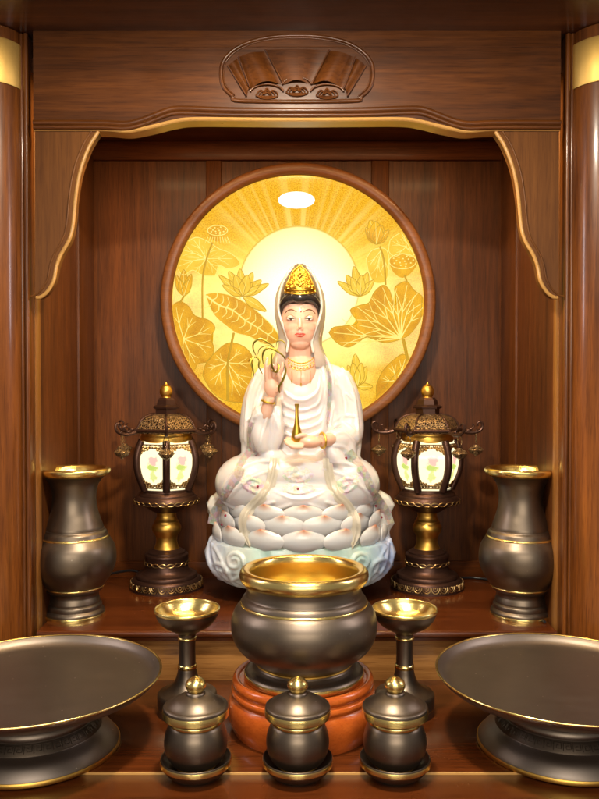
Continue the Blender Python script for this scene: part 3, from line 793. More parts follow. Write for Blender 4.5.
def chain_band(hw, yc, n):
    bm = bmesh.new(); R = hw * k
    for q in range(n):
        a0 = 2 * PI * q / n; da = 2 * PI / n
        z = f(0, yc)[1]
        add_tube(bm, [Vector(((R + .0005) * math.cos(a0 + da * .46 * math.cos(t * PI / 6)), (R + .0005) * math.sin(a0 + da * .46 * math.cos(t * PI / 6)), z + .0030 * math.sin(t * PI / 6))) for t in range(12)], .0008, 6, closed=True)
        a = a0 + da / 2
        add_ell(bm, ((R + .0006) * math.cos(a), (R + .0006) * math.sin(a), z), (.0012,) * 3, 8, 6)
    return bm
finish('chain_trim', chain_band(21.6, 561.5, 18), AG, base)
P = prof_of(f, [[(13.4, 548.2)], ['s', (12.6, 547.6), (11.4, 544.8), (10.4, 541), (10.6, 537), (11.4, 535.2)], ['s', (12.6, 533), (14.3, 529.5), (14.3, 526), (12.6, 522.8)], ['s', (12.3, 521.6), (12.2, 520.6), (11.4, 519.8)], ['s', (10.2, 517.6), (9.6, 515.4), (9.8, 511.6)]])
finish('brass_stem', lathe(P, 48), BRASS_DULL, lamp)
prof = prof_of(f, [['s', (10.5, 512), (14, 510.6), (19, 507.2), (24, 504)], ['s', (30, 502.8), (31.9, 501.8), (32.2, 499.6), (31.4, 498)], ['s', (30.8, 497.4), (29.6, 495.6), (28, 494.6)], ['s', (27.8, 493.4), (26.2, 491.6), (24.8, 490.6)], [(24.2, 488)], [(0, 488)]])
tray = finish('tray', lathe(prof, 64), LAMP_DARK, lamp)
finish('chain_trim', chain_band(32.0, 500.4, 26), AG, tray)
# hexagonal glass body: vertices at angles phase + 60 i; phase set so a corner faces the viewer
def hexr(py):  # corner radius (px) of the barrel at height py
    pts = [(440, 27.5), (447, 30.5), (456, 32.8), (464, 32.6), (472, 31), (480, 27.8), (488.5, 24)]
    for (a, ra), (b, rb) in zip(pts, pts[1:]):
        if py <= b: t = (py - a) / (b - a); t = max(0, t); return ra + (rb - ra) * t
    return pts[-1][1]
ys = [440 + i * (488.4 - 440) / 14 for i in range(15)]
def panel_emit():
    t = NT('lantern_glass')
    tc = t.n('TexCoord')
    wn = t.n('TexNoise'); t.l(tc.outputs['Object'], wn.inputs['Vector']); wn.inputs['Scale'].default_value = 130; wn.inputs['Detail'].default_value = 4
    vm = t.n('VectorMath', operation='MULTIPLY_ADD'); t.l(wn.outputs['Color'], vm.inputs[0]); vm.inputs[1].default_value = (.020,) * 3; t.l(tc.outputs['Object'], vm.inputs[2])
    sp = t.n('SeparateXYZ'); t.l(vm.outputs[0], sp.inputs[0])
    def blob(cx, cz, rx, rz):
        a = t.math('MULTIPLY', t.math('SUBTRACT', sp.outputs[0], cx + .010), 1 / rx); b = t.math('MULTIPLY', t.math('SUBTRACT', sp.outputs[2], cz + .010), 1 / rz)
        dd = t.math('SQRT', t.math('ADD', t.math('MULTIPLY', a, a), t.math('MULTIPLY', b, b)))
        return t.math('MULTIPLY', t.math('SUBTRACT', 1.15, dd), 2.5, clamp=True)
    col = t.mix(t.math('MULTIPLY', blob(.001, .010, .0095, .0075), .75), C(1.0, .89, .54), C(.80, .24, .27))
    col = t.mix(t.math('MULTIPLY', blob(-.001, -.002, .0105, .0055), .9), col, C(.36, .50, .05))
    col = t.mix(t.math('MULTIPLY', blob(.001, -.015, .0040, .012), .7), col, C(.45, .55, .08))
    b = t.bsdf(Base_Color=C(.12, .11, .09), Roughness=.15, Emission_Color=col, Emission_Strength=1.35)
    return t.m
GLASS = panel_emit()
zmid = f(0, 464)[1]
for i in range(6):
    am = PI / 2 + i * PI / 3                       # panel faces +-; local frame: x across, y outward
    bm = bmesh.new(); rows = []
    for py in ys:
        R = hexr(py) * k; ap = R * math.cos(PI / 6) - .0004; h = R * .5 - .0036
        rows.append([bm.verts.new((x * h, -ap, f(0, py)[1] - zmid)) for x in (-1, -.5, 0, .5, 1)] )
    for a, b in zip(rows, rows[1:]):
        for q in range(4): bm.faces.new((a[q], a[q + 1], b[q + 1], b[q]))
    g = finish('glass_pane', bm, GLASS, lamp, 60, loc=(0, 0, zmid)); g.rotation_euler.z = i * PI / 3 + PI / 6
    # corner tracery on each pane
    bm = bmesh.new()
    def gp(u, py):
        R = hexr(py) * k; return Vector((u * (R * .5 - .0036), -(R * math.cos(PI / 6) + .0004), f(0, py)[1] - zmid))
    for top in (1, -1):
        yy = lambda d: (442.5 + d) if top > 0 else (486.5 - d)
        dep = 7.5 if top > 0 else 6.5
        for sx in (-1, 1):
            for cxu, cyd, r0 in ((.82, 2.2, 1.0), (.55, 2.6, 1.0), (.25, 2.2, .9), (.86, 5.2, .9), (.66, 5.6, .75), (.88, 8.4, .7), (.42, 4.8, .7)):
                pts = [gp(sx * (cxu + .15 * r0 * (1 - t / 26) * math.cos(t * .55)), yy(cyd + 2.0 * r0 * (1 - t / 26) * math.sin(t * .55))) for t in range(19)]
                add_tube(bm, pts, .00105, 5)
        add_tube(bm, [gp(-1 + 2 * t / 12, yy(.6)) for t in range(13)], .0009, 5)
        add_tube(bm, [gp(-.95 + 1.9 * t / 16, yy(3.8 + 6.2 * abs(-.95 + 1.9 * t / 16) ** 2.2)) for t in range(17)], .0007, 5)
        add_ell(bm, gp(0, yy(3.4)), (.0022, .0012, .0022), 8, 6)
    add_tube(bm, [gp(-.97, py) for py in ys], .0007, 5); add_tube(bm, [gp(.97, py) for py in ys], .0007, 5)
    tr = finish('tracery', bm, AG, g)
for i in range(6):
    a = i * PI / 3 - PI / 2
    bm = bmesh.new()
    P = [Vector((hexr(py) * k * math.cos(a), hexr(py) * k * math.sin(a), f(0, py)[1])) for py in ys]
    add_tube(bm, P, .0064, 12)
    finish('corner_post', bm, LAMP_DARK, lamp)
finish('top_band', lathe(prof_of(f, [[(24.5, 441.5)], ['s', (25.6, 440.4), (25.4, 437), (24.4, 434), (25, 431.6)]]), 48), BRASS_DULL, lamp)
finish('bulb_core', lathe(prof_of(f, [[(5, 487), (5, 442)]]), 12), LAMP_DARK, lamp)
# roof: six sided, concave skirt; corner phase matches posts
ph = -PI / 2
prof = prof_of(f, [[(0, 432.5), (32, 432.5), (33.4, 431), (33.2, 428.6)], ['s', (31.6, 427), (30.4, 424.5), (28, 420.5), (23.5, 416.8), (17.5, 414.8), (11.5, 414)], [(0, 413.8)]])
bm = lathe(prof, 6, phase=ph)
roof = finish('roof', bm, FILIG, lamp, 20)
bm = bmesh.new()
rp = [(p[0], p[1]) for p in prof if p[0] > .012]
eav = f(33.3, 429.6)
for i in range(6):
    a = ph + i * PI / 3
    P = [Vector((r * math.cos(a), r * math.sin(a), z + .0006)) for r, z in rp[1:]]
    add_tube(bm, P, .0016, 8)
    b_ = ph + (i + 1) * PI / 3
    add_tube(bm, [Vector((eav[0] * math.cos(a), eav[0] * math.sin(a), eav[1])), Vector((eav[0] * math.cos(b_), eav[0] * math.sin(b_), eav[1]))], .0032, 8)
finish('ridge', bm, LAMP_DARK, roof, 50)
prof = prof_of(f, [[(11.8, 414.4), (12, 408.6), (14.2, 408.2), (14.6, 406.4), (13, 405.4), (10.4, 404.6), (9.6, 400), (7.4, 397.6), (0, 397.4)]])
finish('cap', lathe(prof, 6, phase=ph), LAMP_DARK, roof, 20)
P = prof_of(f, [['s', (5, 397.6), (4.6, 396.6), (6.0, 394), (6.4, 390.6), (4.8, 386.6), (2, 384.6), (0, 381.6)]])
finish('finial', lathe(P, 32), BRASS_DULL, roof)
for i in range(6):
    hk = bpy.data.objects.new('eave_hook', bpy.data.meshes.new('eave_hook')) 
    bm = bmesh.new()
    def hp(r, py): 
        return Vector((0, -r * k, f(0, py)[1]))
    pts = spl([hp(31, 430), hp(39, 432.2), hp(46, 432.6), hp(52, 430.6), hp(55, 427), hp(54.6, 423), hp(52, 421.6), hp(49.6, 423.6), hp(50.6, 426)], 5)
    add_tube(bm, pts, [.0036 - .0024 * q / (len(pts) - 1) for q in range(len(pts))], 8)
    add_ell(bm, hp(41, 430.4), (.0036, .0055, .0034), 10, 8)
    add_tube(bm, spl([hp(41, 430), hp(45, 428), hp(46.5, 425.5), hp(44.6, 424.6)], 4), .0014, 6)
    add_ell(bm, hp(49.4, 430.5), (.0028, .0030, .0028), 10, 8)
    bpy.data.objects.remove(hk)
    hk = finish('eave_hook', bm, LAMP_DARK, roof); hk.rotation_euler.z = ph + i * PI / 3 + PI / 2
    bm = bmesh.new()
    c0 = hp(48.5, 438.5)
    add_tube(bm, [c0 + Vector((.0042 * math.cos(t * PI / 8), 0, .0088 * math.sin(t * PI / 8) + .001)) for t in range(16)], .0008, 6, closed=True)
    zc = f(0, 449.5)[1]
    for r0, z_, h_ in ((7.6, 0, 2.4),):
        add_lathe(bm, [(0, zc + 5 * k), (2.4 * k, zc + 4.6 * k), (3.2 * k, zc + 3.0 * k), (5.8 * k, zc + 2.2 * k), (7.4 * k, zc + .6 * k), (7.8 * k, zc - .3 * k), (6.8 * k, zc - 1.2 * k), (5.4 * k, zc - 3.4 * k), (2.8 * k, zc - 4.8 * k), (1.2 * k, zc - 5.2 * k), (1.4 * k, zc - 6.6 * k), (0, zc - 7 * k)], 12, center=(0, c0.y))
    finish('bell', bm, filigree('bell_metal', 420) if i == 0 and 'bell_metal' not in bpy.data.materials else bpy.data.materials['bell_metal'], hk, 40)
lamp.rotation_euler.z = math.radians(9.8)
lamp2 = copy_tree(lamp); lamp2.location.x = rx_; lamp2.rotation_euler.z = math.radians(-31)
lamp2['label'] = 'small lit hexagonal lantern on a brass stem, right of the white statue'
def cord(root, pts):
    bm = bmesh.new(); M = root.matrix_world
    add_tube(bm, spl([Vector(p) for p in pts], 6), .0022, 8)
    o = finish('power_cord', bm, CABLE, root)
    return o
cl_ = Matrix.Rotation(math.radians(-9.8), 3, 'Z')
cord(lamp, [cl_ @ Vector(p) for p in [(-.045, .03, .012), (-.07, .045, .018), (-.11, .055, .010), (-.135, .058, .004), (-.142, .05, .003)]])
cm = Matrix.Rotation(math.radians(31), 3, 'Z')
cord(lamp2, [cm @ Vector(p) for p in [(.05, .03, .008), (.075, .048, .004), (.10, .05, .003), (.125, .02, .003), (.1378, -.08, .003), (.1385, -.17, .003), (.1390, -.21, .003)]])

# ------------------------------------------------------------------ STATUE  (built in photo-pixel units u,v,w about its base; K scales to metres)
Yst = 1.30
K = Yst / F_PX
sb = at(300, 580, Yst)
plinth_h = sb.z
pt = thing('display_plinth', 'low dark wooden plinth under the white statue, mostly hidden by the large bowl', 'plinth', (sb.x + .001, Yst, 0))
finish('plinth_body', lathe([(0, .0002), (.094, .0002), (.095, .002), (.0935, plinth_h - .004), (.091, plinth_h - .0006), (0, plinth_h - .0006)], 64), WOOD_TOP, pt)
pt.scale = (1, .6, 1)
st = thing('bodhisattva_statue', 'white robed seated statue with gold crown on a pastel lotus throne', 'statue', (sb.x, Yst, plinth_h))
def U(u, v, w): return Vector((u * K, -w * K, v * K))
def E(bm, c, s, seg=28, rings=16, rx=0, rz=0):
    add_ell(bm, U(*c), (s[0] * K, s[2] * K, s[1] * K), seg, rings, Matrix.Rotation(rx, 4, 'X') @ Matrix.Rotation(rz, 4, 'Y'))
def Tb(bm, pts, segs=14, n=5, flat=1.0):
    P = spl([(p[0], p[1], p[2], ) for p in pts], n); R = spl([(p[3], 0, 0) for p in pts], n)
    add_tube(bm, [U(p.x, p.y, p.z) for p in P], [max(r.x, .05) * K for r in R], segs, flat)
def bvh_of(bm): 
    bm.normal_update(); return BVHTree.FromBMesh(bm)
def hit(trees, u, v, default=0):
    best = None
    for tr in trees:
        h = tr.ray_cast(Vector((u * K, -150 * K, v * K)), Vector((0, 1, 0)))
        if h[0] is not None and (best is None or h[0].y < best): best = h[0].y
    return -best / K if best is not None else default
def drape(trees, pts, n=6, lift=0.0, soft=2):
    out = []; last = 0
    for p in spl([(a, b, 0) for a, b in pts], n):
        w = hit(trees, p.x, p.y, None)
        if w is None: w = last
        last = w; out.append((p.x, p.y, w + lift))
    # soften
    for _ in range(soft):
        out = [out[0]] + [(b[0], b[1], (a[2] + 2 * b[2] + c[2]) / 4) for a, b, c in zip(out, out[1:], out[2:])] + [out[-1]]
    return out
# --- wave base
t = NT('wave_glaze')
tc = t.n('TexCoord'); sp_ = t.n('SeparateXYZ'); t.l(tc.outputs['Object'], sp_.inputs[0])
wn = t.noise(tc.outputs['Object'], 8, 2, .5, .8)
wn2 = t.noise(tc.outputs['Object'], 30, 2, .5, .8)
ax = t.math('ABSOLUTE', sp_.outputs[0])
side = t.math('MULTIPLY', t.math('SUBTRACT', ax, 55 * K), 1 / (30 * K), clamp=True)
lowz = t.math('MULTIPLY', t.math('SUBTRACT', 52 * K, sp_.outputs[2]), 1 / (10 * K), clamp=True)
pat = t.ramp(wn, [(0.34, C(0, 0, 0)), (0.54, C(1, 1, 1))])
tint = t.mix(side, C(.44, .70, .62), C(.27, .39, .72))
col = t.mix(t.math('MULTIPLY', t.math('MULTIPLY', t.math('MULTIPLY_ADD', pat, .6, .4), lowz), .85), C(.84, .82, .79), tint)
col = t.mix(t.math('MULTIPLY', t.ramp(wn2, [(.52, C(0, 0, 0)), (.7, C(1, 1, 1))]), .25), col, C(.84, .72, .62))
b = t.bsdf(Base_Color=col, Roughness=.24, Coat_Weight=.5, Coat_Roughness=.12, Subsurface_Weight=.55, Subsurface_Scale=.025, Subsurface_Radius=(1.0, .78, .66))
WAVE = t.m
bm = bmesh.new()
prs = [(0, 66), (3, 76), (9, 86), (18, 92), (30, 94.5), (42, 91), (50, 88), (58, 89), (66, 91), (76, 92), (84, 89), (90, 80), (92, 60)]
NS = 96; rings = []
for v, a in prs:
    b_ = a * .60
    R = []
    for q in range(NS):
        an = 2 * PI * q / NS; e = .86
        cu, su = math.cos(an), math.sin(an)
        x = math.copysign(abs(cu) ** e, cu); y = math.copysign(abs(su) ** e, su)
        nz = (noise.noise(Vector((x * 4.5, y * 4.5, v * .075))) * 6.0 + noise.noise(Vector((x * 9 + 5, y * 9, v * .16))) * 4.5) * (1 if v > 48 else .45)
        fr = max(0, min(1, (y - .10) / .45)) * max(0, min(1, (v - 42) / 8)); fr = 1 - .34 * fr * fr * (3 - 2 * fr)
        R.append(bm.verts.new(U((a + nz) * x * fr, v, (b_ + nz) * y * fr)))
    rings.append(R)
for a, b_ in zip(rings, rings[1:]):
    for q in range(NS): bm.faces.new((a[q], a[(q + 1) % NS], b_[(q + 1) % NS], b_[q]))
bm.faces.new(rings[0]); bm.faces.new(rings[-1])
tree0 = bvh_of(bm)
# wave curls in relief
def curl(cu, cv, r, turns, sgn, tail, rad):
    pts = []
    for q in range(22):
        a = q / 21 * turns * 2 * PI; rr = r * (1 - .72 * q / 21)
        pts.append((cu + sgn * rr * math.cos(a), cv + rr * math.sin(a)))
    pts = tail + pts
    P = drape([tree0], pts, 3, .6)
    m = len(P)
    Tb(bm, [(p[0], p[1], p[2], rad * (1 - .45 * q / m)) for q, p in enumerate(P)], 8, 1)
curl(-62, 29, 9, 1.4, 1, [(-40, 2), (-58, 6), (-72, 12), (-75, 24)][:0] + [(-30, 6), (-48, 10)], 2.2)
curl(-42, 22, 8, 1.3, -1, [(-80, 8), (-64, 10)], 2.0)
curl(-78, 16, 10, 1.2, 1, [(-50, 4), (-62, 5)], 2.4)
curl(58, 29, 9, 1.4, -1, [(30, 8), (45, 12)], 2.2)
curl(43, 24, 8, 1.35, -1, [(10, 18), (25, 16)], 2.1)
curl(78, 20, 11, 1.2, -1, [(52, 4), (64, 6)], 2.4)
curl(0, 18, 8, 1.3, 1, [(30, 8), (18, 10)], 2.5)
curl(-16, 24, 6, 1.2, -1, [(-34, 12), (-26, 14)], 2.2)
for s in (-1, 1):
    for off in (0, 7, 14):
        P = drape([tree0], [(s * (88 - off * .3), 44 - off * .3), (s * (90 - off), 30), (s * (84 - off), 16), (s * (68 - off), 6), (s * (48 - off), 3)], 6, .3)
        Tb(bm, [(p[0], p[1], p[2], 2.6 - .06 * off) for p in P], 8, 1)
bm = remesh(bm, .95 * K, 3)
ped = finish('wave_base', bm, WAVE, st, 80)
# --- lotus petals: shared mesh, origin at the tip
t = NT('petal_glaze')
tc = t.n('TexCoord')
ln = t.n('VectorMath', operation='LENGTH'); mp = t.n('VectorMath', operation='MULTIPLY'); t.l(tc.outputs['Object'], mp.inputs[0]); mp.inputs[1].default_value = (1.0, 1.0, 1.5); t.l(mp.outputs[0], ln.inputs[0])
dd = t.math('MULTIPLY', ln.outputs['Value'], 1 / (13 * K))
nn = t.noise(tc.outputs['Object'], 60, 3)
dd = t.math('ADD', dd, t.math('MULTIPLY_ADD', nn, .3, -.15))
col = t.ramp(dd, [(0.08, C(.72, .20, .10)), (0.38, C(.84, .50, .38)), (0.80, C(.90, .80, .77)), (1.0, C(.90, .87, .87))])
t.bsdf(Base_Color=col, Roughness=.24, Coat_Weight=.5, Coat_Roughness=.12, Subsurface_Weight=.55, Subsurface_Scale=.025, Subsurface_Radius=(1.0, .78, .66))
PETAL = t.m
def petal_mesh(wd, ht, bulge):
    """cupped petal: hangs below its tip (local origin), bulges outward (-y)"""
    bm = bmesh.new(); NU, NV = 18, 22; rows = []
    def outf(tt, sq): return bulge * math.sin(PI * min(1, .10 + tt * .80)) ** .7 * (1 - .80 * sq * sq) + 2.6 * max(0, (tt - .72) / .28) ** 2
    o1 = outf(1, 0)
    for j in range(NV + 1):
        tt = j / NV                 # 0 bottom .. 1 tip
        if tt < .5: wv = wd * math.sqrt(max(0, 1 - ((.5 - tt) / .5) ** 2.4))
        else:
            q = (tt - .5) / .5; wv = wd * ((1 - q ** 3.0) * .82 + .18 * (1 - q) ** .8)
        rows.append([bm.verts.new(U((-1 + 2 * i / NU) * wv, -ht + ht * tt - 1.2 * (-1 + 2 * i / NU) ** 2 * (tt > .5) * (tt - .5), outf(tt, -1 + 2 * i / NU) - o1)) for i in range(NU + 1)])
    for a, b in zip(rows, rows[1:]):
        for i in range(NU):
            bm.faces.new((a[i], a[i + 1], b[i + 1], b[i]))
    bmesh.ops.remove_doubles(bm, verts=bm.verts, dist=.02 * K)
    bmesh.ops.solidify(bm, geom=bm.faces[:], thickness=1.6 * K)
    return bm
pm = {}
def add_petal(key, ang, ru, rw, v, tilt):
    if key not in pm:
        o = finish('lotus_petal', petal_mesh(*key), PETAL, st, 60); pm[key] = o
        first = True
    else:
        o = pm[key].copy(); COL.objects.link(o)
    o.location = U(ru * math.sin(ang), v, rw * math.cos(ang))
    o.rotation_euler = (tilt, 0, math.atan2(math.sin(ang) / rw * 1.0, math.cos(ang) / ru) if False else ang)
    return o
core = bmesh.new()
E(core, (0, 64, 0), (73, 24, 45)); E(core, (0, 80, 0), (72, 12, 45))
finish('lotus_core', core, ROBE, st)
N1 = 13
for q in range(N1): add_petal((22, 23, 8), 2 * PI * q / N1 + .04, 87, 59.5, 61.5, .08)
for q in range(N1): add_petal((21, 22, 7.5), 2 * PI * (q + .5) / N1 + .04, 83, 57, 74.5, .10)
for q in range(N1): add_petal((20, 20, 7), 2 * PI * q / N1 + .04, 80, 54.5, 84, .12)
# --- robe
rb = bmesh.new()
E(rb, (0, 94, 4), (66, 24, 40)); E(rb, (-51, 99, 12), (33, 29, 34)); E(rb, (48, 98, 12), (31, 28, 34)); E(rb, (0, 88, 34), (54, 15, 16)); E(rb, (0, 108, 14), (48, 20, 28))
E(rb, (2, 150, -6), (38, 52, 24)); E(rb, (2, 196, -8), (45, 22, 20)); E(rb, (2, 214, -8), (30, 18, 17)); E(rb, (1, 188, 0), (30, 32, 19))
# arm on the left of the picture: raised forearm with falling sleeve
Tb(rb, [(-32, 207, -6, 12), (-42, 185, -4, 14), (-46, 160, 0, 14.5), (-46, 140, 6, 14)])
Tb(rb, [(-44, 138, 8, 13), (-38, 156, 20, 12), (-33, 172, 26, 10.5)])
Tb(rb, [(-46, 150, 4, 12), (-49, 132, 6, 10), (-51, 120, 10, 7)])
Tb(rb, [(-24, 176, 24, 5), (-22, 160, 25, 6.5), (-23, 144, 24, 7), (-27, 132, 24, 4)])
Tb(rb, [(-38, 166, 24, 8), (-38, 146, 26, 9), (-36, 132, 26, 6)])
# arm on the right of the picture: forearm laid across the lap
Tb(rb, [(38, 207, -6, 12), (46, 185, -4, 14), (50, 160, 0, 14), (49, 146, 8, 13), (38, 142, 22, 12), (27, 143, 32, 9.5)])
Tb(rb, [(40, 146, 18, 12), (46, 130, 20, 10), (50, 118, 20, 7)])
Tb(rb, [(50, 160, 2, 12), (53, 140, 4, 9), (54, 124, 8, 6)])
Tb(rb, [(27, 140, 30, 7), (34, 128, 32, 8), (42, 118, 30, 7)])
E(rb, (-28, 126, 18), (14, 9, 13)); E(rb, (28, 124, 18), (14, 9, 13))
E(rb, (-29, 203, -7), (15, 13, 13)); E(rb, (32, 203, -7), (15.5, 13.5, 13))
rb = remesh(rb, 1.3 * K, 10)
T1 = bvh_of(rb)
def fold(pts, r0, r1=None, lift=-.2):
    P = drape([T1], pts, 6, lift); m = len(P); r1 = r0 * .5 if r1 is None else r1
    Tb(rb, [(p[0], p[1], p[2], r1 + (r0 - r1) * math.sin(PI * q / (m - 1)) ** .6) for q, p in enumerate(P)], 8, 1)
# U-shaped folds over the belly
for q, (hw, vb, vt) in enumerate(((19, 182, 205), (21, 172, 200), (23, 163, 196), (24, 154, 186), (25, 145, 172))):
    fold([(1 - hw, vt), (1 - hw * .85, vb + 8), (1 - hw * .4, vb + 1), (1, vb - 1), (1 + hw * .4, vb + 1), (1 + hw * .85, vb + 8), (1 + hw, vt)], 1.9)
# lapels
fold([(-15, 224), (-20, 210), (-21, 190), (-20, 170), (-19, 150)], 2.6)
fold([(18, 226), (23, 210), (25, 190), (24, 170), (22, 150)], 2.8)
fold([(24, 226), (31, 210), (33, 188), (31, 166), (28, 150)], 2.2)
# sleeve folds
for s, sets in ((-1, [[(-40, 214), (-50, 190), (-53, 165), (-54, 140)], [(-34, 206), (-42, 186), (-46, 160), (-46, 130)], [(-36, 190), (-44, 168), (-50, 148)], [(-32, 178), (-42, 166), (-52, 160)], [(-30, 170), (-36, 150), (-40, 130)], [(-27, 178), (-27, 158), (-29, 134)]]),
                (1, [[(42, 214), (52, 190), (56, 165), (57, 140)], [(34, 208), (42, 190), (45, 170), (38, 156)], [(36, 198), (48, 186), (56, 178)], [(30, 152), (42, 158), (54, 150)], [(28, 146), (42, 150), (55, 138)], [(30, 138), (42, 136), (52, 122)], [(33, 160), (44, 166), (54, 164)]])):
    for P in sets: fold(P, 2.1)
# leg folds
for s in (-1, 1):
    fold([(s * 16, 122), (s * 40, 122), (s * 62, 112), (s * 74, 96)], 2.5)
    fold([(s * 20, 116), (s * 42, 110), (s * 60, 98), (s * 70, 84)], 2.5)
    fold([(s * 24, 86), (s * 44, 80), (s * 62, 78), (s * 76, 84)], 2.6)
    fold([(s * 8, 84), (s * 26, 78), (s * 46, 74)], 2.4)
fold([(-24, 120), (-10, 123), (0, 124), (10, 123), (24, 120)], 1.5)
fold([(-26, 96), (-10, 90), (0, 89), (10, 90), (26, 96)], 1.6)
rb = remesh(rb, .95 * K, 2)
T2 = bvh_of(rb)
robe = finish('robe', rb, ROBE, st, 80)
# --- skin: head, neck, chest, forearms and hands, one continuous mesh
sk = bmesh.new()
E(sk, (0, 262, -2), (19.2, 26, 20.5)); E(sk, (0, 248, 2.5), (16.8, 17, 15.6)); E(sk, (0, 237, 7.5), (9.6, 7, 8)); E(sk, (0, 253, 4), (18.2, 15, 14))
Tb(sk, [(0, 265, 16.4, 1.4), (0, 258, 18.0, 1.5), (0, 251.5, 18.8, 2.1)], 12)
for s in (-1, 1):
    E(sk, (s * 2.0, 250.4, 17.6), (1.4, 1.3, 1.4), 12, 8)
    E(sk, (s * 8.6, 261.6, 14.9), (5.0, 2.6, 2.2), 16, 10)
E(sk, (0, 244.4, 15.4), (4.6, 2.6, 2.5), 14, 10)
Tb(sk, [(0, 196, -6, 14), (0, 222, -3, 13), (0, 242, -1, 12.6)])
E(sk, (1, 203, 4), (17, 22, 15.5)); Tb(sk, [(-14, 216, 0, 7), (1, 218, 5, 8), (16, 216, 0, 7)])
# left-of-picture raised arm and hand
Tb(sk, [(0, 190, -4, 8), (-34, 190, -2, 8), (-44, 150, 4, 7), (-40, 150, 16, 7), (-34, 164, 28, 6.6), (-31, 176, 31, 5.6), (-29.5, 184, 32, 4.9)])
E(sk, (-27, 194, 32.5), (7.6, 10, 4.0), rz=-.05)
def finger(pts, r): Tb(sk, [(p[0], p[1], p[2], r * q) for p, q in zip(pts, (1.1, 1.05, .95, .72))], 10, 4)
finger([(-32, 200, 33), (-32.5, 209, 35), (-32, 216, 36), (-31, 222, 35)], 1.9)
finger([(-28.6, 202, 33.5), (-28.6, 211, 36.5), (-27, 215, 40), (-24.5, 213, 42)], 2.0)
finger([(-25, 202, 33.5), (-23.6, 211, 36), (-22.6, 218, 37), (-22, 223.5, 36.5)], 1.9)
finger([(-21.5, 199, 33), (-18.6, 207, 35), (-17, 213, 36), (-16, 218, 35.5)], 1.7)
finger([(-21, 189, 35), (-18.4, 197, 38.6), (-20, 205, 41), (-23.4, 210, 42)], 2.2)
# right-of-picture hand, palm up, under the vase
Tb(sk, [(0, 186, -4, 8), (36, 188, -4, 8), (47, 152, 4, 7.5), (38, 144, 24, 7), (28, 143.5, 35, 6.4), (20, 143, 41, 5.8)])
E(sk, (9, 142.2, 44), (12, 6.2, 7.2), rz=.03)
for q, (dv, ww, L) in enumerate(((2.2, 40, 11.5), (.4, 44, 13.5), (-1.8, 47, 12.5), (-3.8, 48.5, 9.5))):
    finger([(3, 141.5 + dv, ww + 1), (-4, 141.5 + dv, ww + 2.2), (-L + 2, 142 + dv, ww + 2.6), (-L - 1.5, 144 + dv, ww + 1.6)], 2.35)
finger([(8, 146, 44), (3, 148.5, 47.5), (-2, 147.8, 49.5), (-5, 146.6, 49.8)], 2.3)
sk = remesh(sk, .62 * K, 4, .5)
T3 = bvh_of(sk)
skin = finish('body', sk, SKIN, st, 80)
def line_on(tree, pts, r, name, mat, lift=.1, n=6, parent=None, taper=True, segs=8):
    bm = bmesh.new(); P = drape([tree], pts, n, lift); m = len(P)
    Tb(bm, [(p[0], p[1], p[2], r * (.35 + .65 * math.sin(PI * q / (m - 1)) ** .7 if taper else 1)) for q, p in enumerate(P)], segs, 1)
    return finish(name, bm, mat, parent or skin)
BROW = plain('brow_brown', C(.20, .085, .045), .5)
for s in (-1, 1):
    line_on(T3, [(s * 3.2, 267), (s * 8, 269.6), (s * 12.5, 268.6), (s * 15.5, 265.4)], .62, 'eyebrow', BROW, .0)
    line_on(T3, [(s * 4.6, 260.2), (s * 7, 259.7), (s * 10, 259.8), (s * 12.8, 260.9)], .72, 'eye_white', EYEW, -.05)
    line_on(T3, [(s * 7.2, 260.0), (s * 8.7, 259.8), (s * 10.2, 260.0)], .85, 'iris', INK, .05)
    line_on(T3, [(s * 4.4, 261.0), (s * 7, 260.9), (s * 10, 261.0), (s * 13.4, 261.9)], .55, 'eye', INK, .12)
    line_on(T3, [(s * 4.4, 261.6), (s * 8, 264), (s * 11, 264), (s * 13.6, 262.4)], .25, 'eyelid_crease', BROW, .0)
line_on(T3, [(-5.2, 245.2), (-2.2, 246.0), (0, 245.6), (2.2, 246.0), (5.2, 245.2)], 0.85, 'upper_lip', LIPS, -.10)
line_on(T3, [(-4.2, 244.5), (-1.8, 243.8), (0, 243.6), (1.8, 243.8), (4.2, 244.5)], 1.0, 'lower_lip', LIPS, -.10)
bm = bmesh.new(); E(bm, (1.0, 267.4, hit([T3], 1.0, 267.4) + .1), (.75, .75, .5), 10, 8); finish('forehead_dot', bm, LIPS, skin)
for s in (-1, 1):   # long ears
    bm = bmesh.new(); Tb(bm, [(s * 18.6, 265, -2, 1.6), (s * 20.4, 262, -2, 2.4), (s * 20.2, 255, -1.5, 2.0), (s * 19.4, 247, -1, 2.2), (s * 18.8, 243, -.5, 1.6)], 10, 5)
    finish('ear', remesh(bm, .5 * K, 3), SKIN, skin, 80)
# --- hair: cap with centre-parted rolls and side locks
bm = bmesh.new()
E(bm, (0, 281, -3), (20.3, 12.5, 20.5))
for s in (-1, 1):
    Tb(bm, [(s * 1.5, 282, 17, 4.4), (s * 7, 281.6, 15.6, 4.4), (s * 13.5, 279.4, 11.2, 4.1), (s * 18.2, 273, 4.5, 3.2), (s * 19.6, 264, 1, 2.1), (s * 19.5, 254, .5, 1.2), (s * 19.2, 247, 0, .7)], 12)
E(bm, (0, 281, 17), (7.5, 5.4, 4.8))
bm = remesh(bm, .62 * K, 3)
# cut away what would cover the face
hair = finish('hair', bm, HAIR, st, 80)
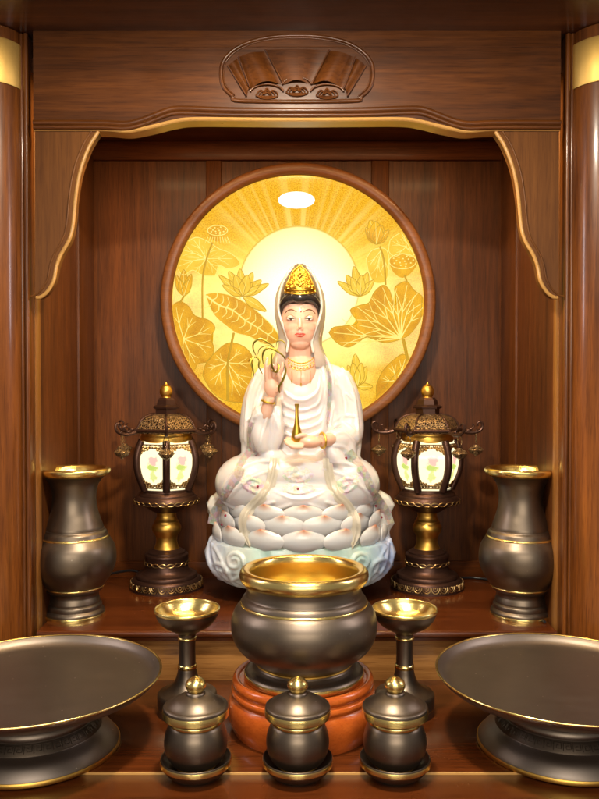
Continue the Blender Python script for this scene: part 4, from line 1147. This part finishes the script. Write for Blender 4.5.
# --- crown: curved pointed gold plate with relief
bm = bmesh.new()
cro = [(-15.2, 283), (-15.6, 288), (-12.6, 295), (-9.6, 302), (-6.6, 307.5), (-2.6, 311), (0, 313.2), (2.6, 311), (6.6, 307.5), (9.6, 302), (12.6, 295), (15.6, 288), (15.2, 283)]
def crw(u, v): return 20.5 - u * u * .036 - max(0, v - 290) * .36
NV = 26; rows = []
def half(v):
    pts = sorted([(b, a * .95) for a, b in cro if a >= 0] )
    for (v0, a0), (v1, a1) in zip(pts, pts[1:]):
        if v <= v1: return a0 + (a1 - a0) * (v - v0) / max(1e-6, v1 - v0)
    return 0.3
for j in range(NV + 1):
    v = 283 + (313 - 283) * j / NV; h = max(.35, half(v)); row = []
    for i in range(25):
        u = (-1 + 2 * i / 24) * h; vv = v + (1 - (u / 15.6) ** 2) * (1.6 if j == 0 else 0) * 0
        w = crw(u, v) + .55 * math.sin(u * 1.5) * math.sin(v * 1.15) * .8
        row.append(bm.verts.new(U(u, v + .10 * u * u * .12, w)))
    rows.append(row)
for a, b in zip(rows, rows[1:]):
    for i in range(24): bm.faces.new((a[i], a[i + 1], b[i + 1], b[i]))
bmesh.ops.solidify(bm, geom=bm.faces[:], thickness=1.5 * K)
edge = spl([(a * .95, b, 0) for a, b in cro], 5)
Tb(bm, [(p.x, p.y + .012 * p.x * p.x, crw(p.x, p.y) + .4, .75) for p in edge], 8, 1)
Tb(bm, [(u, 284 + .012 * u * u, crw(u, 284) + .6, .95) for u in range(-15, 16, 2)], 8, 2)
Tb(bm, [(u, 288 + .012 * u * u, crw(u, 288) + .5, .55) for u in range(-15, 16, 2)], 8, 2)
for (u, v, r) in ((0, 305, 1.2), (-1.8, 303, 1.0), (1.8, 303, 1.0), (0, 301.4, 1.5), (0, 297, 1.6), (-2.8, 294.5, 1.2), (2.8, 294.5, 1.2), (0, 292.6, 1.9), (-5, 292.4, 1.1), (5, 292.4, 1.1), (-8.5, 291, 1.4), (8.5, 291, 1.4), (-11.6, 290, 1.1), (11.6, 290, 1.1), (-6.8, 297.4, 1.0), (6.8, 297.4, 1.0), (-5, 302, .9), (5, 302, .9), (0, 309, .9), (-12, 286, .8), (-8, 286, .8), (-4, 286, .8), (0, 286, .8), (4, 286, .8), (8, 286, .8), (12, 286, .8)):
    E(bm, (u, v, crw(u, v) + .9), (r, r, r * .7), 10, 8)
for s in (-1, 1):
    for (u, v, r) in ((8, 294, 2.6), (4.4, 299, 2.0), (11.6, 291.5, 2.0)):
        Tb(bm, [(s * (u + r * (1 - q / 22) * math.cos(q * .5)), v + r * (1 - q / 22) * math.sin(q * .5), crw(u, v) + .9, .42) for q in range(18)], 6, 1)
finish('crown', bm, GOLD, st, 50)
# --- veil: open-fronted hood flowing to the shoulders
bm = bmesh.new()
vp = [(317, 2.5, 0), (313.5, 8, -2), (306, 14.6, -4), (298, 19.6, -6), (288, 23.4, -7), (276, 25.2, -7), (264, 25.0, -7), (254, 23.6, -7.5), (244, 22, -8), (236, 22, -8), (228, 25, -8), (221, 28, -8), (214, 29, -9)]
def vop(v): return math.radians(58 if v > 270 else 58 - 26 * min(1, (270 - v) / 32))
NA = 40; rows = []
for q, p in enumerate(spl(vp, 3)):
    v, a, wc = p.x, p.y, p.z; d_ = min(a * 1.0, 24) + (0 if v > 236 else 0)
    op = vop(v)
    row = []
    for i in range(NA + 1):
        an = op + (2 * PI - 2 * op) * i / NA
        rip = 1 + .025 * math.sin(an * 9 + v * .05) * (1 if v < 290 else .3)
        row.append(bm.verts.new(U(a * math.sin(an) * rip, v, wc + d_ * math.cos(an) * rip)))
    rows.append(row)
for a, b in zip(rows, rows[1:]):
    for i in range(NA): bm.faces.new((a[i], a[i + 1], b[i + 1], b[i]))
bmesh.ops.solidify(bm, geom=bm.faces[:], thickness=-1.8 * K)
for e_ in (0, NA):
    pass
finish('veil', bm, VEIL, st, 70)
bm = bmesh.new()   # rounded front edge of the veil, running down into the lapels
for s in (-1, 1):
    P = []
    for p in spl(vp[1:-2], 3):
        d_ = min(p.y, 24); op = vop(p.x); P.append((s * p.y * math.sin(op), p.x, p.z + d_ * math.cos(op), 1.5))
    Tb(bm, P, 8, 1)
finish('veil_hem', bm, VEIL, st, 70)
# --- necklace
bm = bmesh.new()
def bead(u, v, r, tr=None, lift=.3): E(bm, (u, v, hit([T3, T2], u, v) + lift), (r, r, r * .7), 8, 6)
for q in range(-8, 9):
    u = q * 1.55
    bead(u + 1, 217 + .035 * u * u, .85); bead(u + 1, 214.6 + .03 * u * u, .6)
    if q % 2 == 0: bead(u + 1, 212.4 + .03 * u * u, .95)
for q in range(-3, 4):
    u = q * 3.4
    P = [(u + 1 + 1.7 * math.cos(t * PI / 6), 212 + .028 * u * u - 1.9 * math.sin(t * PI / 6)) for t in range(7)]
    Pd = drape([T3, T2], P, 1, .3); Tb(bm, [(p[0], p[1], p[2], .38) for p in Pd], 6, 1)
for u, L in ((-8, 9), (1, 12), (10, 9)):
    Pd = drape([T3, T2], [(u, 209.5), (u, 209.5 - L * .5), (u, 209.5 - L)], 4, .25); Tb(bm, [(p[0], p[1], p[2], .28) for p in Pd], 6, 1)
    bead(u, 209 - L, .9); bead(u, 207 - L, .6)
finish('necklace', bm, GOLD, st)
# --- bracelets
def torus(c, R, r, ax):
    bm = bmesh.new(); ax = Vector(ax).normalized(); o = ax.orthogonal().normalized(); p = ax.cross(o)
    pts = [U(*c) + (o * math.cos(2 * PI * q / 28) + p * math.sin(2 * PI * q / 28)) * R * K for q in range(28)]
    add_tube(bm, pts, r * K, 8, closed=True); return bm
finish('bracelet', torus((-30.5, 180, 31.5), 6.4, .95, (.25, -.15, 1)), GOLD, st)
finish('bracelet', torus((21.5, 143.2, 40), 7.2, 1.1, (1, .45, 0.05)), GOLD, st)
# --- small gold vase in the hand
bm = lathe([(0, 140.5 * K), (2.6 * K, 140.5 * K), (3.6 * K, 141.5 * K)] + [(p.x * K, p.y * K) for p in spl([(4.6, 144, 0), (5.2, 147, 0), (4.7, 150.5, 0), (3.3, 156, 0), (2.2, 161, 0), (1.7, 167, 0), (1.7, 174, 0), (2.2, 178, 0)], 5)] + [(1.6 * K, 178.2 * K), (1.2 * K, 174 * K), (0, 174 * K)], 28, center=(-3 * K, -45.5 * K))
finish('gold_vase', bm, GOLD, st)
# --- willow sprig
bm = bmesh.new()
def zw(pts): return [(235 + x / 8.88 - 300, 250 - y / 8.88) for x, y in pts]
wl = [([(455, 270), (430, 230), (330, 170), (280, 190), (262, 240), (268, 305)], 1.05), ([(360, 165), (330, 140), (250, 95), (195, 125), (185, 175), (208, 235)], .95), ([(450, 265), (405, 205), (345, 165), (300, 150), (240, 175), (222, 225)], .6), ([(375, 165), (385, 115), (430, 110), (456, 150), (452, 225)], .6), ([(180, 245), (215, 250), (238, 275), (232, 325), (262, 388)], .95), ([(215, 245), (190, 250), (168, 290), (182, 345), (190, 408)], 1.0), ([(190, 250), (160, 262), (142, 285)], .5), ([(445, 300), (458, 360), (435, 435), (400, 500), (408, 550)], 1.15), ([(345, 210), (338, 270), (345, 330), (368, 372)], 1.0), ([(385, 300), (400, 330), (378, 372), (335, 355)], 1.1)]
for q, (P, r) in enumerate(wl):
    pts = spl([(a, b, 0) for a, b in zw(P)], 6); m = len(pts)
    Tb(bm, [(p.x, p.y, 41 + 2.5 * math.sin(q * 1.7) + 2 * math.sin(PI * i / m), r * (.3 + .8 * math.sin(PI * i / (m - 1)))) for i, p in enumerate(pts)], 6, 1, .6)
finish('willow_sprig', bm, metal('sprig_gold', C(.46, .36, .055), .34, .1, 0, .4), st)
# --- ribbons and beaded scarves
tp = []
bmw = bmesh.new(); bmw.from_mesh(ped.data); T4 = bvh_of(bmw)
bmp = bmesh.new()
for o in st.children:
    if o.name.startswith('lotus_petal'):
        m_ = bmesh.new(); m_.from_mesh(o.data); join(bmp, m_, Matrix.Translation(o.location) @ o.rotation_euler.to_matrix().to_4x4())
T5 = bvh_of(bmp)
ALL = [T2, T4, T5]
def ribbon(name, pts, w0, w1, mat, th=.8, lift=1.7, point=True):
    P = drape(ALL, pts, 8, lift, 8); bm = bmesh.new(); m = len(P); rows = []
    for q, p in enumerate(P):
        a = Vector(P[max(q - 1, 0)][:2]); b = Vector(P[min(q + 1, m - 1)][:2]); d2 = (b - a).normalized(); nx = Vector((-d2.y, d2.x))
        s = q / (m - 1); w = w0 + (w1 - w0) * s
        if point and s > .86: w *= max(.06, (1 - s) / .14)
        row = []
        for i in range(9):
            e = -1 + i / 4
            row.append(bm.verts.new(U(p[0] + nx.x * w * e, p[1] + nx.y * w * e, p[2] + .9 * (1 - e * e) + .5 * math.cos(e * 7))))
        rows.append(row)
    for a, b in zip(rows, rows[1:]):
        for i in range(8): bm.faces.new((a[i], a[i + 1], b[i + 1], b[i]))
    bmesh.ops.solidify(bm, geom=bm.faces[:], thickness=th * 2 * K)
    return finish(name, bm, mat, st, 70)
ribbon('ribbon', [(-24, 126), (-26, 112), (-30, 98), (-42, 84), (-52, 72), (-52, 58), (-47, 43)], 4.6, 5.6, RIBBON)
ribbon('ribbon', [(26, 126), (28, 110), (33, 95), (44, 82), (51, 70), (52, 58), (49, 42)], 4.6, 5.4, RIBBON)
t = NT('lace_glaze')
vv = t.coords('Object'); vo = t.n('TexVoronoi'); t.l(vv, vo.inputs['Vector']); vo.inputs['Scale'].default_value = 230
vc = t.n('TexVoronoi'); t.l(vv, vc.inputs['Vector']); vc.inputs['Scale'].default_value = 130
hs = t.n('HueSaturation'); t.l(vc.outputs['Color'], hs.inputs['Color']); hs.inputs['Saturation'].default_value = .75; hs.inputs['Value'].default_value = .9
col = t.mix(.36, C(.82, .79, .76), hs.outputs[0])
col = t.mix(t.ramp(vo.outputs['Distance'], [(.0, C(.55, .55, .55)), (.5, C(0, 0, 0))]), col, C(.72, .58, .36))
t.bsdf(Base_Color=col, Roughness=.28, Coat_Weight=.4, Normal=t.bump(vo.outputs['Distance'], .7, .0012))
LACE = t.m
ribbon('beaded_scarf', [(-46, 132), (-54, 122), (-60, 108), (-66, 96), (-74, 84), (-83, 70), (-86, 58)], 5.0, 5.5, LACE, .7, 1.6, False)
ribbon('beaded_scarf', [(46, 132), (53, 122), (62, 108), (66, 96), (75, 84), (84, 70), (88, 58)], 5.0, 5.5, LACE, .7, 1.6, False)
ribbon('lace_border', [(22, 224), (28, 208), (29, 190), (28, 172), (26, 158)], 2.6, 2.6, LACE, .4, .7, False)
ribbon('lace_border', [(-46, 160), (-48, 146), (-48, 132)], 3.0, 3.0, LACE, .4, .7, False)
def patch(c, rx_, ry_, rot, name, parent=None):
    """embroidered medallion laid on the robe"""
    bm = bmesh.new(); cr, sr = math.cos(rot), math.sin(rot); NR, NA_ = 8, 32; rows = []
    for j in range(NR + 1):
        r = j / NR; row = []
        for i in range(NA_):
            a = 2 * PI * i / NA_; x, y = rx_ * r * math.cos(a), ry_ * r * math.sin(a) * (1 - .35 * abs(math.cos(a)) ** 3)
            u, v = c[0] + x * cr - y * sr, c[1] + x * sr + y * cr
            row.append(bm.verts.new(U(u, v, hit(ALL, u, v) + .55 * (1 - r ** 6) + (.5 * math.cos(r * 9) if r < 1 else 0))))
        rows.append(row)
    for a, b in zip(rows, rows[1:]):
        for i in range(NA_): bm.faces.new((a[i], a[(i + 1) % NA_], b[(i + 1) % NA_], b[i]))
    return finish(name, bm, LACE, st, 70)
patch((-2, 110, 0), 15, 8.5, 0, 'embroidered_medallion'); patch((-2, 98, 0), 17, 5.5, 0, 'embroidered_medallion')
patch((-44, 101, 0), 17, 8, -.5, 'embroidered_medallion'); patch((43, 101, 0), 17, 8, .5, 'embroidered_medallion')
for u, v in ((-2, 98), (-44, 127), (44, 126), (72, 92), (-72, 70), (-76, 60), (80, 66), (74, 78), (-40, 100)):
    bm = bmesh.new(); E(bm, (u, v, hit(ALL, u, v) + 1.0), (1.25, 1.25, .9), 10, 8); finish('gem', bm, GEM, st)
for b_ in (bmw, bmp): b_.free()

# ------------------------------------------------------------------ camera, light, world
cam = bpy.data.cameras.new('camera'); co = bpy.data.objects.new('camera', cam); COL.objects.link(co)
co.location = (0, 0, CAM_Z); co.rotation_euler = (PI / 2 - TH, 0, 0)
cam.sensor_fit = 'VERTICAL'; cam.sensor_height = 36; cam.sensor_width = 27; cam.lens = 36 * F_PX / 799.0
cam.clip_start = .01; cam.clip_end = 100
sc.camera = co
def area(name, loc, target, size, energy, color, sy=None, shape='RECTANGLE'):
    l = bpy.data.lights.new(name, 'AREA'); l.shape = shape; l.size = size; l.size_y = sy or size
    l.energy = energy; l.color = color
    o = bpy.data.objects.new(name, l); COL.objects.link(o); o.location = loc
    o.rotation_euler = (Vector(target) - Vector(loc)).to_track_quat('-Z', 'Y').to_euler(); return o
# recessed downlight of the canopy (its diffuser is the glowing disc above)
area('downlight_lamp', (DL[0], DL[1], DL[2] - .006), (DL[0], DL[1] + .12, 0), .076, 9.2, (1, .87, .68), shape='DISK')
# narrow upright lights added beside the altar to put streaks on the pillars
area('added_side_light', (1.05, .93, .82), (-.44, 1.06, .60), .06, 4.2, (1, .91, .95), .62)
area('added_side_light', (-1.05, .93, .82), (.44, 1.06, .60), .06, 4.2, (1, .91, .95), .62)
# broad soft room light behind the viewer
area('room_fill', (0, -1.4, 2.9), (0, 1.1, .1), 1.6, 64, (1, .92, .84), 1.0)
# warm low frontal fill, added to brighten the altar front
area('room_fill', (0, -1.6, .72), (0, 1.2, .22), 1.7, 24, (1, .89, .74), .5)
# warm strip light tucked behind the lintel
area('lintel_strip', (XC, 1.135, Z_CEIL - .004), (XC, 1.17, 0), .62, 3.4, (1, .66, .30), .02)
w = bpy.data.worlds.new('World'); sc.world = w; w.use_nodes = True
bg = w.node_tree.nodes['Background']; bg.inputs[0].default_value = C(1.0, .89, .80); bg.inputs[1].default_value = .22
sc.view_settings.view_transform = 'Standard'; sc.view_settings.look = 'None'; sc.view_settings.exposure = 0; sc.view_settings.gamma = 1
sc.cycles.max_bounces = 8; sc.cycles.diffuse_bounces = 4; sc.cycles.glossy_bounces = 4
sc.cycles.sample_clamp_indirect = 6
